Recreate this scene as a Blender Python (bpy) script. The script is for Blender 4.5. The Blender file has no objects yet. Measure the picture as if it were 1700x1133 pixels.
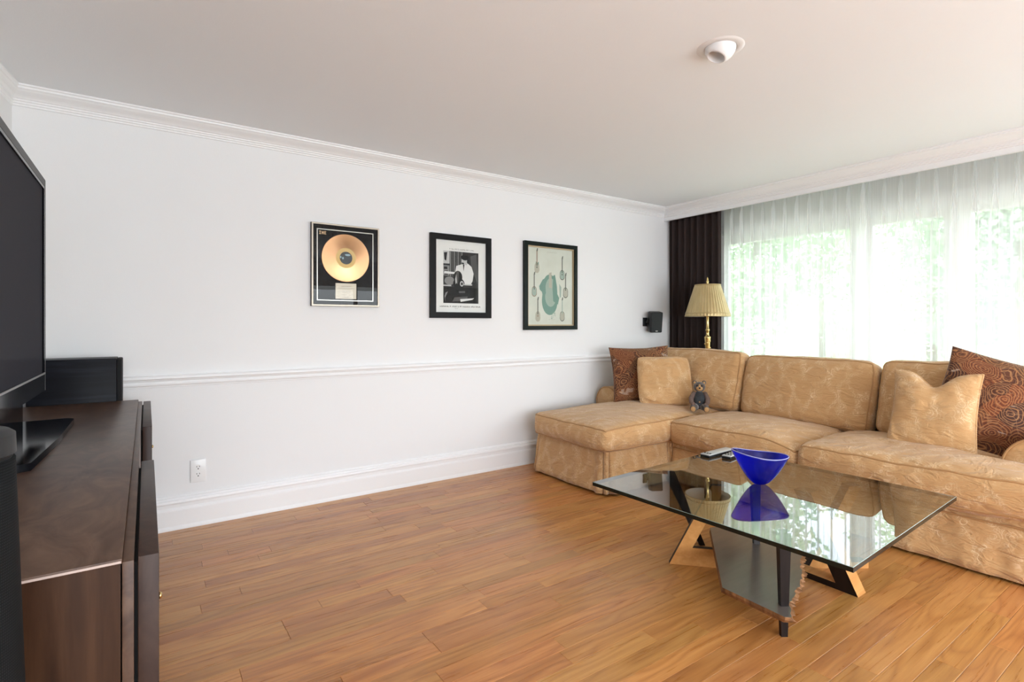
import bpy, bmesh, math, random
from mathutils import Vector, Matrix, noise
random.seed(7)
S = bpy.context.scene
C = S.collection
PI = math.pi

# ------------------------------------------------------------------ camera, sky, sun, exposure
F_PX, CX, HY = 877.0, 850.0, 538.0          # focal length and horizon in the 1700 x 1133 frame
YAW = math.atan2(607, 877)
cam_d = bpy.data.cameras.new('camera')
cam = bpy.data.objects.new('camera', cam_d); C.objects.link(cam)
cam.location = (0, 0, 1.22)
cam.rotation_euler = (PI / 2, 0, -YAW)
cam_d.sensor_width = 36.0
cam_d.lens = 36.0 * F_PX / 1700
cam_d.shift_y = -(566.5 - HY) / 1700
cam_d.clip_start = 0.02
S.camera = cam

S.view_settings.view_transform = 'Standard'
S.view_settings.look = 'None'
S.view_settings.gamma = 1.0
S.view_settings.use_curve_mapping = False
S.view_settings.exposure = 0.14

world = bpy.data.worlds.new('sky'); S.world = world
world.use_nodes = True
wn = world.node_tree
for n in list(wn.nodes): wn.nodes.remove(n)
sky = wn.nodes.new('ShaderNodeTexSky')
sky.sky_type = 'NISHITA'; sky.sun_disc = False
sky.sun_elevation = math.radians(52); sky.sun_rotation = math.radians(265); sky.dust_density = 2.5
hsv = wn.nodes.new('ShaderNodeHueSaturation'); hsv.inputs['Saturation'].default_value = 0.35
bg = wn.nodes.new('ShaderNodeBackground'); bg.inputs['Strength'].default_value = 1.2
wo = wn.nodes.new('ShaderNodeOutputWorld')
wn.links.new(sky.outputs[0], hsv.inputs['Color']); wn.links.new(hsv.outputs[0], bg.inputs[0]); wn.links.new(bg.outputs[0], wo.inputs[0])

def light_obj(name, kind, loc, rot, **kw):
    d = bpy.data.lights.new(name, kind)
    for k, v in kw.items(): setattr(d, k, v)
    o = bpy.data.objects.new(name, d); C.objects.link(o); o.location = loc; o.rotation_euler = rot
    return o, d
sun, _ = light_obj('sun', 'SUN', (0, 0, 8), (0, math.radians(-38), math.radians(8)), energy=5.6, angle=0.01, color=(1, .97, .92))
# added fill lights in the unseen rear windows, tilted up towards the ceiling
for wx in (0.45, 3.35):
    light_obj('rear_fill_light', 'AREA', (wx, -2.74, 1.08), (math.radians(116), 0, 0), shape='RECTANGLE', size=2.7, size_y=1.8, energy=97, color=(.835, .92, 1))
# sampling portal in the front window
pl, pd = light_obj('window_portal', 'AREA', (5.06, 1.2, 1.15), (0, math.radians(90), 0), shape='RECTANGLE', size=2.2, size_y=4.4)
pd.cycles.is_portal = True
for k, v in dict(max_bounces=7, diffuse_bounces=4, glossy_bounces=3, transmission_bounces=4, transparent_max_bounces=16,
                 sample_clamp_indirect=6.0, use_denoising=True, adaptive_threshold=.08, caustics_refractive=False, caustics_reflective=False).items():
    try: setattr(S.cycles, k, v)
    except Exception: pass

# ------------------------------------------------------------------ helpers: objects
def link(o, parent=None):
    C.objects.link(o)
    if parent is not None: o.parent = parent
    return o
def tag(o, label=None, cat=None, group=None, kind=None):
    if label: o['label'] = label
    if cat: o['category'] = cat
    if group: o['group'] = group
    if kind: o['kind'] = kind
    return o
def empty(name, loc=(0, 0, 0), rz=0, rot=None):
    o = bpy.data.objects.new(name, None); C.objects.link(o)
    o.location = loc; o.rotation_euler = rot if rot else (0, 0, rz); o.empty_display_size = .05
    return o
def to_obj(name, verts, faces, mats, parent=None, smooth=False, fm=None, loc=None, rot=None, recalc=True):
    me = bpy.data.meshes.new(name)
    me.from_pydata([tuple(v) for v in verts], [], faces)
    if not isinstance(mats, (list, tuple)): mats = [mats]
    for m in mats: me.materials.append(m)
    if fm:
        for p, i in zip(me.polygons, fm): p.material_index = i
    if recalc:
        b = bmesh.new(); b.from_mesh(me); bmesh.ops.recalc_face_normals(b, faces=b.faces); b.to_mesh(me); b.free()
    if smooth:
        for p in me.polygons: p.use_smooth = True
    me.update()
    o = bpy.data.objects.new(name, me); link(o, parent)
    if loc: o.location = loc
    if rot: o.rotation_euler = rot
    return o
class G:
    """collects geometry that becomes ONE mesh object"""
    def __init__(s): s.v = []; s.f = []; s.m = []
    def add(s, v, f, mi=0):
        k = len(s.v); s.v += [Vector(p) for p in v]; s.f += [[i + k for i in q] for q in f]; s.m += [mi] * len(f); return s
    def box(s, x0, x1, y0, y1, z0, z1, mi=0, M=None):
        v = [Vector((x, y, z)) for z in (z0, z1) for y in (y0, y1) for x in (x0, x1)]
        if M is not None: v = [M @ p for p in v]
        return s.add(v, [(0, 2, 3, 1), (4, 5, 7, 6), (0, 1, 5, 4), (2, 6, 7, 3), (0, 4, 6, 2), (1, 3, 7, 5)], mi)
    def bbox(s, x0, x1, y0, y1, z0, z1, r=.004, mi=0, M=None, seg=2):
        bm = bmesh.new(); bmesh.ops.create_cube(bm, size=1)
        for v in bm.verts: v.co = Vector(((x0 + x1) / 2 + v.co.x * (x1 - x0), (y0 + y1) / 2 + v.co.y * (y1 - y0), (z0 + z1) / 2 + v.co.z * (z1 - z0)))
        bmesh.ops.bevel(bm, geom=bm.edges[:], offset=r, segments=seg, affect='EDGES', profile=.5)
        bm.verts.index_update()
        v = [(M @ q.co) if M is not None else q.co.copy() for q in bm.verts]
        f = [[q.index for q in p.verts] for p in bm.faces]; bm.free()
        return s.add(v, f, mi)
    def lathe(s, prof, n=32, mi=0, M=None, ripple=None):
        v = []
        for j, (r, z) in enumerate(prof):
            for i in range(n):
                a = 2 * PI * i / n; q = r * (ripple(a, j) if ripple else 1)
                p = Vector((q * math.cos(a), q * math.sin(a), z)); v.append(M @ p if M is not None else p)
        f = [(j * n + i, j * n + (i + 1) % n, (j + 1) * n + (i + 1) % n, (j + 1) * n + i) for j in range(len(prof) - 1) for i in range(n)]
        if prof[0][0] > 1e-5 and not ripple: f.append(tuple(range(n))[::-1])
        if prof[-1][0] > 1e-5 and not ripple: f.append(tuple((len(prof) - 1) * n + i for i in range(n)))
        return s.add(v, f, mi)
    def prism(s, poly, z0, z1, mi=0, M=None, mside=None):
        n = len(poly); v = [Vector((x, y, z)) for z in (z0, z1) for x, y in poly]
        if M is not None: v = [M @ p for p in v]
        s.add(v, [tuple(range(n))[::-1], tuple(range(n, 2 * n))], mi)
        k = len(s.v) - 2 * n
        for i in range(n):
            s.f.append([k + i, k + (i + 1) % n, k + n + (i + 1) % n, k + n + i]); s.m.append(mi if mside is None else mside)
        return s
    def tube(s, pts, r, n=8, mi=0, closed=False, M=None):
        pts = [Vector(p) for p in pts]; k = len(pts); v = []; nrm = None
        for i in range(k):
            a = pts[i - 1] if (i or closed) else pts[i]; b = pts[(i + 1) % k] if (i < k - 1 or closed) else pts[i]
            t = (b - a); t = t.normalized() if t.length > 1e-9 else Vector((0, 0, 1))
            if nrm is None:
                nrm = t.cross(Vector((0, 0, 1)) if abs(t.z) < .9 else Vector((1, 0, 0))).normalized()
            nrm = nrm - t * nrm.dot(t); nrm = nrm.normalized() if nrm.length > 1e-6 else t.orthogonal().normalized()
            bn = t.cross(nrm); rr = r[i] if isinstance(r, (list, tuple)) else r
            for j in range(n):
                p = pts[i] + rr * (math.cos(2 * PI * j / n) * nrm + math.sin(2 * PI * j / n) * bn)
                v.append(M @ p if M is not None else p)
        f = [(i * n + j, i * n + (j + 1) % n, ((i + 1) % k) * n + (j + 1) % n, ((i + 1) % k) * n + j) for i in range(k if closed else k - 1) for j in range(n)]
        if not closed: f += [tuple(range(n))[::-1], tuple((k - 1) * n + j for j in range(n))]
        return s.add(v, f, mi)
    def ball(s, c, r, mi=0, nu=20, nv=12, M=None):
        if not isinstance(r, (list, tuple)): r = (r, r, r)
        v = [Vector((0, 0, -1))] + [Vector((math.cos(2 * PI * i / nu) * math.sin(PI * j / nv), math.sin(2 * PI * i / nu) * math.sin(PI * j / nv), -math.cos(PI * j / nv))) for j in range(1, nv) for i in range(nu)] + [Vector((0, 0, 1))]
        v = [Vector((c[0] + p.x * r[0], c[1] + p.y * r[1], c[2] + p.z * r[2])) for p in v]
        if M is not None: v = [M @ p for p in v]
        L = len(v) - 1
        f = [(0, 1 + (i + 1) % nu, 1 + i) for i in range(nu)] + [(L, L - nu + i, L - nu + (i + 1) % nu) for i in range(nu)]
        f += [(1 + j * nu + i, 1 + j * nu + (i + 1) % nu, 1 + (j + 1) * nu + (i + 1) % nu, 1 + (j + 1) * nu + i) for j in range(nv - 2) for i in range(nu)]
        return s.add(v, f, mi)
    def build(s, name, mats, parent=None, smooth=False, **kw):
        return to_obj(name, s.v, s.f, mats, parent, smooth, s.m, **kw)
def autosmooth(o, ang=35):
    me = o.data
    for p in me.polygons: p.use_smooth = True
    b = bmesh.new(); b.from_mesh(me)
    for e in b.edges:
        if len(e.link_faces) == 2 and e.calc_face_angle(0) > math.radians(ang): e.smooth = False
    b.to_mesh(me); b.free(); return o

# ------------------------------------------------------------------ helpers: materials
class NT:
    def __init__(s, name):
        s.mat = bpy.data.materials.new(name); s.mat.use_nodes = True; s.t = s.mat.node_tree
        for n in list(s.t.nodes): s.t.nodes.remove(n)
        s.out = s.n('ShaderNodeOutputMaterial')
    def n(s, typ, **kw):
        nd = s.t.nodes.new(typ)
        for k, v in kw.items(): setattr(nd, k, v)
        return nd
    def l(s, a, b):
        if isinstance(a, (int, float)):
            try: b.default_value = a
            except TypeError: b.default_value = (a, a, a)
        elif isinstance(a, (tuple, list)): b.default_value = tuple(a) + ((1,) if len(a) == 3 and len(b.default_value) == 4 else ())
        else: s.t.links.new(a, b)
    def math(s, op, a, b=0.0, c=None, clamp=False):
        nd = s.n('ShaderNodeMath', operation=op, use_clamp=clamp); s.l(a, nd.inputs[0]); s.l(b, nd.inputs[1])
        if c is not None: s.l(c, nd.inputs[2])
        return nd.outputs[0]
    def coord(s, kind='Object'): return s.n('ShaderNodeTexCoord').outputs[kind]
    def mapping(s, v, scale=(1, 1, 1), loc=(0, 0, 0), rot=(0, 0, 0)):
        m = s.n('ShaderNodeMapping'); s.l(v, m.inputs['Vector']); m.inputs['Scale'].default_value = scale
        s.l(loc, m.inputs['Location']); m.inputs['Rotation'].default_value = rot; return m.outputs[0]
    def noise(s, v, scale=5, detail=3, rough=.5, dist=0, out='Fac'):
        m = s.n('ShaderNodeTexNoise'); s.l(v, m.inputs['Vector']); m.inputs['Scale'].default_value = scale
        m.inputs['Detail'].default_value = detail; m.inputs['Roughness'].default_value = rough; m.inputs['Distortion'].default_value = dist
        return m.outputs[out]
    def voronoi(s, v, scale=5, feature='F1', out='Distance', rnd=1.0):
        m = s.n('ShaderNodeTexVoronoi', feature=feature); s.l(v, m.inputs['Vector']); m.inputs['Scale'].default_value = scale
        m.inputs['Randomness'].default_value = rnd; return m.outputs[out]
    def ramp(s, f, stops):
        r = s.n('ShaderNodeValToRGB'); s.l(f, r.inputs[0]); e = r.color_ramp.elements
        while len(e) < len(stops): e.new(.5)
        for q, (p, c) in zip(e, stops): q.position = p; q.color = (*c, 1) if len(c) == 3 else c
        return r.outputs[0]
    def step(s, f, a, b):
        m = s.n('ShaderNodeMapRange'); s.l(f, m.inputs[0]); m.inputs[1].default_value = a; m.inputs[2].default_value = b; m.clamp = True
        return m.outputs[0]
    def mix(s, f, a, b, mode='MIX'):
        m = s.n('ShaderNodeMix', data_type='RGBA', blend_type=mode); s.l(f, m.inputs[0]); s.l(a, m.inputs[6]); s.l(b, m.inputs[7]); return m.outputs[2]
    def sep(s, v):
        m = s.n('ShaderNodeSeparateXYZ'); s.l(v, m.inputs[0]); return m.outputs
    def comb(s, x, y, z):
        m = s.n('ShaderNodeCombineXYZ'); s.l(x, m.inputs[0]); s.l(y, m.inputs[1]); s.l(z, m.inputs[2]); return m.outputs[0]
    def vadd(s, a, b, k=1.0):
        m = s.n('ShaderNodeVectorMath', operation='MULTIPLY_ADD'); s.l(b, m.inputs[0]); m.inputs[1].default_value = (k, k, k); s.l(a, m.inputs[2]); return m.outputs[0]
    def bump(s, h, strength=.3, dist=.01):
        b = s.n('ShaderNodeBump'); s.l(h, b.inputs['Height']); b.inputs['Strength'].default_value = strength; b.inputs['Distance'].default_value = dist; return b.outputs[0]
    def bsdf(s, col=(.5, .5, .5), rough=.5, metal=0.0, normal=None, **kw):
        p = s.n('ShaderNodeBsdfPrincipled'); s.l(col, p.inputs['Base Color']); s.l(rough, p.inputs['Roughness']); s.l(metal, p.inputs['Metallic'])
        if normal is not None: s.l(normal, p.inputs['Normal'])
        for k, v in kw.items(): s.l(v, p.inputs[k.replace('_', ' ')])
        s.t.links.new(p.outputs[0], s.out.inputs[0]); return s.mat
    def surf(s, sh): s.t.links.new(sh, s.out.inputs[0]); return s.mat
def plain(name, col, rough=.5, metal=0.0, var=.06, vscale=8, **kw):
    m = NT(name); f = m.noise(m.coord(), vscale, 3)
    c = m.mix(f, tuple(q * (1 - var) for q in col), tuple(min(1, q * (1 + var)) for q in col))
    return m.bsdf(c, rough, metal, **kw)
M = {}
def paint(name, col, rough, bscale, bst):
    m = NT(name); co = m.coord(); f = m.noise(co, 1.3, 2); g = m.noise(co, bscale, 2)
    c = m.mix(f, tuple(q * .985 for q in col), col)
    return m.bsdf(c, rough, 0, m.bump(g, bst, .002), Specular_IOR_Level=.3)
M['wall'] = paint('wall_paint', (.83, .832, .838), .62, 220, .12)
M['ceiling'] = paint('ceiling_paint', (.865, .885, .90), .8, 160, .15)
M['trim'] = paint('trim_gloss_paint', (.88, .88, .885), .32, 60, .03)
M['black_metal'] = plain('black_plastic', (.012, .013, .014), .38, Specular_IOR_Level=.25)
M['gloss_black'] = plain('gloss_black', (.004, .004, .006), .10, Specular_IOR_Level=.22)
M['white_plastic'] = plain('white_plastic', (.85, .85, .85), .3)
M['dark_slot'] = plain('dark_slot', (.05, .05, .05), .6)

# oak strip flooring: each plank takes its own tone and its own stretch of grain
def floor_mat():
    m = NT('oak_plank'); co = m.coord(); rnd = m.n('ShaderNodeObjectInfo').outputs['Random']
    off = m.comb(m.math('MULTIPLY', rnd, 37.0), m.math('MULTIPLY', rnd, 11.3), m.math('MULTIPLY', rnd, 5.7))
    p = m.vadd(co, off)
    g1 = m.noise(m.mapping(p, (1.6, 42, 42)), 1.6, 5, .65, .6)
    wob = m.vadd(m.mapping(p, (1.1, 13, 13)), m.noise(m.mapping(p, (1.5, 6, 6)), 1, 2, .5, 0, 'Color'), 1.6)
    ring = m.math('ABSOLUTE', m.math('SINE', m.math('MULTIPLY', m.noise(wob, .55, 1, .4), 30)))
    pore = m.noise(m.mapping(p, (7, 300, 300)), 1.5, 2, .5)
    tone = m.noise(m.mapping(p, (.6, 2, 2)), 1, 2)
    f = m.math('ADD', m.math('MULTIPLY', g1, .50), m.math('MULTIPLY', ring, .16))
    f = m.math('ADD', f, m.math('MULTIPLY', tone, .30))
    col = m.ramp(f, [(.32, (.32, .118, .028)), (.52, (.455, .193, .052)), (.74, (.59, .285, .092))])
    col = m.mix(m.math('MULTIPLY', m.step(pore, .58, .80), .16), col, (.26, .095, .024))
    h = m.n('ShaderNodeHueSaturation'); m.l(col, h.inputs['Color'])
    m.l(m.math('ADD', m.math('MULTIPLY', rnd, .30), .98), h.inputs['Value']); m.l(m.math('ADD', m.math('MULTIPLY', m.math('FRACT', m.math('MULTIPLY', rnd, 7.3)), .012), .494), h.inputs['Hue'])
    return m.bsdf(h.outputs[0], m.math('ADD', .22, m.math('MULTIPLY', g1, .14)), 0, m.bump(m.math('ADD', f, pore), .04, .002), Coat_Weight=.15, Coat_Roughness=.16)
M['oak'] = floor_mat()
def dark_wood(name, c0, c1, c2, axis, rough=.38, swirl=0.0, spec=.22):
    m = NT(name); co = m.coord()
    sc = [30, 30, 30]; sc[axis] = 2.0
    if swirl: sc = [9, 9, 9]; sc[axis] = 4.0
    g = m.noise(m.mapping(co, tuple(sc)), 1.2, 5, .6, .5 + swirl)
    b = m.noise(m.mapping(co, (2.2, 2.2, 2.2)), 1, 2)
    f = m.math('ADD', m.math('MULTIPLY', g, .75), m.math('MULTIPLY', b, .3))
    col = m.ramp(f, [(.35, c0), (.52, c1), (.72, c2)])
    return m.bsdf(col, rough, 0, m.bump(g, .08, .002), Specular_IOR_Level=spec)
M['walnut_top'] = dark_wood('walnut_top', (.040, .020, .013), (.078, .042, .027), (.13, .075, .048), 1, .34, 1.2)
M['walnut_side'] = dark_wood('walnut_side', (.016, .0065, .003), (.034, .014, .0063), (.058, .026, .012), 2, .36)
M['walnut_door'] = dark_wood('walnut_door', (.018, .0075, .0055), (.034, .016, .0105), (.056, .030, .020), 2, .4, 1.5)
M['black_oak'] = dark_wood('black_oak', (.0025, .0025, .004), (.006, .0065, .010), (.018, .020, .029), 0, .4, 0, .12)
M['dark_leg'] = dark_wood('dark_leg', (.006, .0035, .003), (.011, .006, .0045), (.018, .010, .007), 2, .4)
M['maple'] = dark_wood('maple', (.46, .20, .055), (.54, .25, .075), (.62, .31, .105), 0, .45)
m = NT('slab_top'); co = m.coord(); f = m.noise(m.mapping(co, (3, 22, 22)), 1.2, 4, .6, .5)
M['slab_top'] = m.bsdf(m.mix(f, (.085, .062, .050), (.17, .135, .112)), .28, 0, m.bump(f, .05, .002), Specular_IOR_Level=.9, Coat_Weight=.8, Coat_Roughness=.22, Coat_IOR=1.8)
M['slab_edge'] = dark_wood('slab_edge', (.10, .042, .016), (.24, .11, .045), (.40, .20, .085), 2, .6)

def damask(name, gain=1.0):
    m = NT(name); co = m.coord(); s = m.sep(co)
    nz = m.noise(co, 7, 2, .5, 0, 'Color'); p = m.vadd(co, nz, .10)
    d1 = m.voronoi(p, 17, 'F1'); d2 = m.voronoi(m.vadd(co, nz, .06), 31, 'F1')
    curl = m.step(m.math('ABSOLUTE', m.math('SINE', m.math('MULTIPLY', d1, 15))), .42, .12)
    curl2 = m.step(m.math('ABSOLUTE', m.math('SINE', m.math('MULTIPLY', d2, 10))), .40, .12)
    lines = m.math('MAXIMUM', curl, m.math('MULTIPLY', curl2, .6))
    nn = m.math('MULTIPLY', m.math('SUBTRACT', m.noise(co, 5, 2), .5), .26)
    u = m.math('ADD', m.math('ADD', s[1], m.math('MULTIPLY', s[0], .75)), nn); v = m.math('MULTIPLY', m.math('ADD', s[2], m.math('MULTIPLY', s[0], .9)), .5)
    k = 21.0
    a = m.math('ABSOLUTE', m.math('SINE', m.math('MULTIPLY', m.math('ADD', u, v), k)))
    b = m.math('ABSOLUTE', m.math('SINE', m.math('MULTIPLY', m.math('SUBTRACT', u, v), k)))
    msk = m.math('MULTIPLY', m.step(m.math('MINIMUM', a, b), .62, .20), m.step(m.noise(co, 8, 2), .36, .56))
    fac = m.math('ADD', m.math('MULTIPLY', m.math('MULTIPLY', lines, msk), .58), m.math('MULTIPLY', msk, .12))
    fac = m.math('ADD', fac, m.math('MULTIPLY', lines, .04), clamp=True)
    big = m.noise(co, 2.6, 3)
    base = m.mix(big, tuple(q * gain for q in (.52, .292, .122)), tuple(q * gain for q in (.63, .375, .170)))
    col = m.mix(fac, base, tuple(q * gain for q in (.84, .64, .40)))
    wr = m.math('ADD', m.noise(m.mapping(co, (9, 9, 24)), 1, 3, .6, .8), m.math('MULTIPLY', m.noise(co, 500, 1), .05))
    return m.bsdf(col, .72, 0, m.bump(wr, 1.0, .018), Sheen_Weight=.25, Sheen_Roughness=.5, Specular_IOR_Level=.25)
M['damask'] = damask('tan_damask')
M['piping'] = plain('tan_piping', (.44, .24, .098), .7)
def paisley(name, pale):
    m = NT(name); co = m.coord(); nz = m.noise(co, 5, 2, .5, 0, 'Color'); p = m.vadd(co, nz, .16)
    d = m.voronoi(p, 8.5, 'F1'); cid = m.sep(m.voronoi(p, 8.5, 'F1', 'Color'))[0]
    ring = m.math('SINE', m.math('MULTIPLY', d, 62)); fine = m.voronoi(p, 34, 'DISTANCE_TO_EDGE')
    base = m.ramp(cid, [(.0, (.055, .018, .010)), (.35, (.10, .032, .013)), (.6, (.20, .050, .015)), (.85, (.13, .058, .024))])
    col = m.mix(m.math('MULTIPLY', m.step(ring, .55, .95), .65), base, (.42, .19, .07))
    col = m.mix(m.math('MULTIPLY', m.step(ring, -.4, -.95), .6), col, (.045, .016, .010))
    col = m.mix(m.math('MULTIPLY', m.step(fine, .05, .015), .35), col, (.42, .22, .10))
    s = m.sep(co)
    st = m.math('MULTIPLY', m.step(m.noise(m.mapping(p, (5, 26, 26)), 1, 1), .68, .72), pale)
    col = m.mix(st, col, (.62, .50, .40))
    return m.bsdf(col, .75, 0, m.bump(m.noise(co, 30, 3), .2, .006), Sheen_Weight=.2, Specular_IOR_Level=.25)
M['paisley'] = paisley('rust_paisley', .35); M['paisley_pale'] = paisley('rust_paisley_pale', .75)
m = NT('brown_velvet'); co = m.coord(); f = m.noise(m.mapping(co, (40, 40, 3)), 1, 3)
M['velvet'] = m.bsdf(m.mix(f, (.0125, .0055, .0045), (.028, .013, .011)), .8, 0, m.bump(f, .2, .004), Sheen_Weight=.3, Sheen_Roughness=.35, Sheen_Tint=(.35, .2, .18))
m = NT('sheer_voile'); co = m.coord()
thr = m.noise(m.mapping(co, (160, 160, 2.0)), 1, 2)
tr = m.n('ShaderNodeBsdfTransparent'); tl = m.n('ShaderNodeBsdfTranslucent'); df = m.n('ShaderNodeBsdfDiffuse')
tl.inputs[0].default_value = (.98, 1, .985, 1); df.inputs[0].default_value = (.95, .955, .95, 1); tr.inputs[0].default_value = (1, 1, 1, 1)
mx = m.n('ShaderNodeMixShader'); mx.inputs[0].default_value = .25; m.t.links.new(tl.outputs[0], mx.inputs[1]); m.t.links.new(df.outputs[0], mx.inputs[2])
lw = m.n('ShaderNodeLayerWeight'); lw.inputs[0].default_value = .30
fac = m.math('ADD', m.math('ADD', .44, m.math('MULTIPLY', thr, .14)), m.math('MULTIPLY', lw.outputs['Facing'], .52), clamp=True)
m2 = m.n('ShaderNodeMixShader'); m.l(fac, m2.inputs[0]); m.t.links.new(tr.outputs[0], m2.inputs[1]); m.t.links.new(mx.outputs[0], m2.inputs[2])
M['sheer'] = m.surf(m2.outputs[0])
def pane(name, tint, f0, rough=0.0):
    m = NT(name); t = m.n('ShaderNodeBsdfTransparent'); t.inputs[0].default_value = (*tint, 1)
    g = m.n('ShaderNodeBsdfGlossy'); g.inputs['Roughness'].default_value = rough
    lw = m.n('ShaderNodeLayerWeight'); lw.inputs[0].default_value = .5
    fr = m.math('ADD', f0, m.math('MULTIPLY', 1 - f0, m.math('POWER', lw.outputs['Facing'], 5)))
    x = m.n('ShaderNodeMixShader'); m.l(fr, x.inputs[0]); m.t.links.new(t.outputs[0], x.inputs[1]); m.t.links.new(g.outputs[0], x.inputs[2])
    return m.surf(x.outputs[0])
M['pane'] = pane('window_glass', (.96, .985, .97), .04)
M['frame_glass'] = pane('picture_glass', (.97, .98, .97), .02)
M['table_glass'] = pane('table_glass', (.52, .59, .55), .40)
M['glass_under'] = pane('table_glass_underside', (.95, .97, .96), 0.0)
M['table_glass_edge'] = plain('table_glass_edge', (.004, .010, .009), .12)
m = NT('brass'); f = m.noise(m.coord(), 30, 3); M['brass'] = m.bsdf(m.mix(f, (.62, .44, .16), (.80, .62, .30)), .2, 1.0)
m = NT('gold_shade'); co = m.coord(); f = m.noise(m.mapping(co, (30, 30, 2)), 1, 2)
M['shade'] = m.bsdf(m.mix(f, (.44, .33, .15), (.62, .49, .26)), .33, .55)
M['shade_in'] = plain('shade_lining', (.85, .83, .76), .7)

# ------------------------------------------------------------------ the room
YB, XV, XW, ZC, YR = 3.72, 4.55, 4.86, 2.44, -2.75
LSK = .13                                       # the left wall is not quite square to the back wall
def xleft(y): return -.572 - LSK * (YB - y)
G().box(-1.6, 5.0, YR - .1, YB + .1, -.10, -.0125).build('floor', M['dark_leg'])
floor = bpy.data.objects['floor']; tag(floor, 'warm oak strip floor running towards the window wall', kind='structure')
c = G().box(-1.7, 5.06, YR - .15, YB + .15, ZC, ZC + .2).build('ceiling', M['ceiling']); tag(c, 'plain white painted ceiling', kind='structure')
w = G().box(-.9, 5.0, YB, YB + .12, -.1, ZC + .02).build('wall_back', M['wall']); tag(w, 'long pale grey wall with chair rail and three pictures', kind='structure')
yl0, yl1 = YR - .1, YB + .05
w = G().prism([(xleft(yl0), yl0), (xleft(yl1), yl1), (xleft(yl1) - .12, yl1), (xleft(yl0) - .12, yl0)], -.1, ZC + .02).build('wall_left', M['wall']); tag(w, 'pale side wall behind the television', kind='structure')
WY0, WY1, WZ0, WZ1 = -1.0, 3.28, .40, 2.13      # window opening
g = G(); T = .16
g.box(XW, XW + T, WY1, YB + .1, -.1, ZC + .02); g.box(XW, XW + T, YR - .1, WY0, -.1, ZC + .02)
g.box(XW, XW + T, WY0, WY1, -.1, WZ0); g.box(XW, XW + T, WY0, WY1, WZ1, ZC + .02)
tag(g.build('wall_window', M['wall']), 'window wall behind the sheer curtains', kind='structure')
g = G(); RZ0, RZ1 = .15, 2.0
ops = [(-.92, 1.82), (1.98, 4.72)]
g.box(-1.6, 5.0, YR - .14, YR, -.1, RZ0); g.box(-1.6, 5.0, YR - .14, YR, RZ1, ZC + .02)
for a, b in ((-1.6, ops[0][0]), (ops[0][1], ops[1][0]), (ops[1][1], 5.0)): g.box(a, b, YR - .14, YR, RZ0, RZ1)
tag(g.build('wall_rear', M['wall']), 'rear wall behind the camera with two unseen windows shaped for the fill light', kind='structure')

# mouldings, mitred at the corners
room = [(xleft(YR), YR), (xleft(YB), YB), (XV, YB), (XV, YR)]
SEG = {0: .5, 1: 1.0, 2: 1.0}
def offset_pt(poly, i, o):
    p = Vector(poly[i])
    def nrm(a, b): d = (Vector(b) - Vector(a)).normalized(); return Vector((d.y, -d.x))
    if i == 0: return p + nrm(poly[0], poly[1]) * o * SEG[0]
    if i == len(poly) - 1: return p + nrm(poly[-2], poly[-1]) * o
    n1, n2 = nrm(poly[i - 1], poly[i]), nrm(poly[i], poly[i + 1]); o1, o2 = o * SEG[i - 1], o * SEG[i]
    det = n1.x * n2.y - n1.y * n2.x
    return p + Vector(((o1 * n2.y - o2 * n1.y) / det, (n1.x * o2 - n2.x * o1) / det))
def sweep(name, poly, i, prof, mat, label):
    v = []
    for k in (i, i + 1):
        for o, z in prof:
            q = offset_pt(poly, k, o); v.append((q.x, q.y, z))
    n = len(prof); f = [(j, (j + 1) % n, n + (j + 1) % n, n + j) for j in range(n)] + [tuple(range(n)), tuple(range(n, 2 * n))]
    o = to_obj(name, v, f, mat); tag(o, label, kind='structure'); return o
crown = [(.0, 2.44), (.108, 2.44), (.108, 2.432), (.100, 2.428), (.098, 2.420), (.088, 2.416), (.080, 2.410), (.066, 2.404), (.050, 2.398), (.040, 2.392), (.034, 2.386),
         (.026, 2.384), (.024, 2.377), (.016, 2.374), (.015, 2.366), (.008, 2.363), (.007, 2.355), (0, 2.352)]
sweep('trim_1', room, 1, crown, M['trim'], 'white crown moulding along the picture wall')
sweep('trim_2', room, 2, [(o, z) for o, z in crown], M['trim'], 'white crown moulding along the curtain pelmet')
sweep('trim_3', room, 0, crown, M['trim'], 'short white crown moulding above the television')
rail = [(0, .925), (.010, .925), (.014, .918), (.030, .914), (.034, .906), (.034, .899), (.022, .895), (.018, .887), (.012, .882), (.016, .876), (.020, .868), (.018, .860), (.008, .856), (.007, .848), (0, .846)]
sweep('trim_4', [room[0], room[1], (XW, YB), (XW, YR)], 1, rail, M['trim'], 'white chair rail moulding along the picture wall')
sweep('trim_5', room, 0, rail, M['trim'], 'white chair rail on the side wall behind the console')
base = [(0, .200), (.006, .200), (.010, .192), (.018, .188), (.019, .178), (.026, .174), (.028, .162), (.026, .155), (.012, .150), (.011, .130), (.013, .127), (.018, .120), (.019, .112),
        (.018, .024), (.022, .018), (.026, .008), (.026, .0), (0, .0)]
sweep('baseboard_back', [room[0], room[1], (XW, YB), (XW, YR)], 1, base, M['trim'], 'tall stepped white baseboard under the picture wall')
sweep('baseboard_left', room, 0, base, M['trim'], 'stepped white baseboard behind the console')
# pelmet box that hides the curtain tracks
g = G().box(XV, XV + .022, YR, YB, 2.315, ZC)
g.box(XV - .004, XV, YR, YB, 2.318, 2.323)
tag(g.build('trim_6', M['trim']), 'flat white pelmet board above the curtains', kind='structure')

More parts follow.
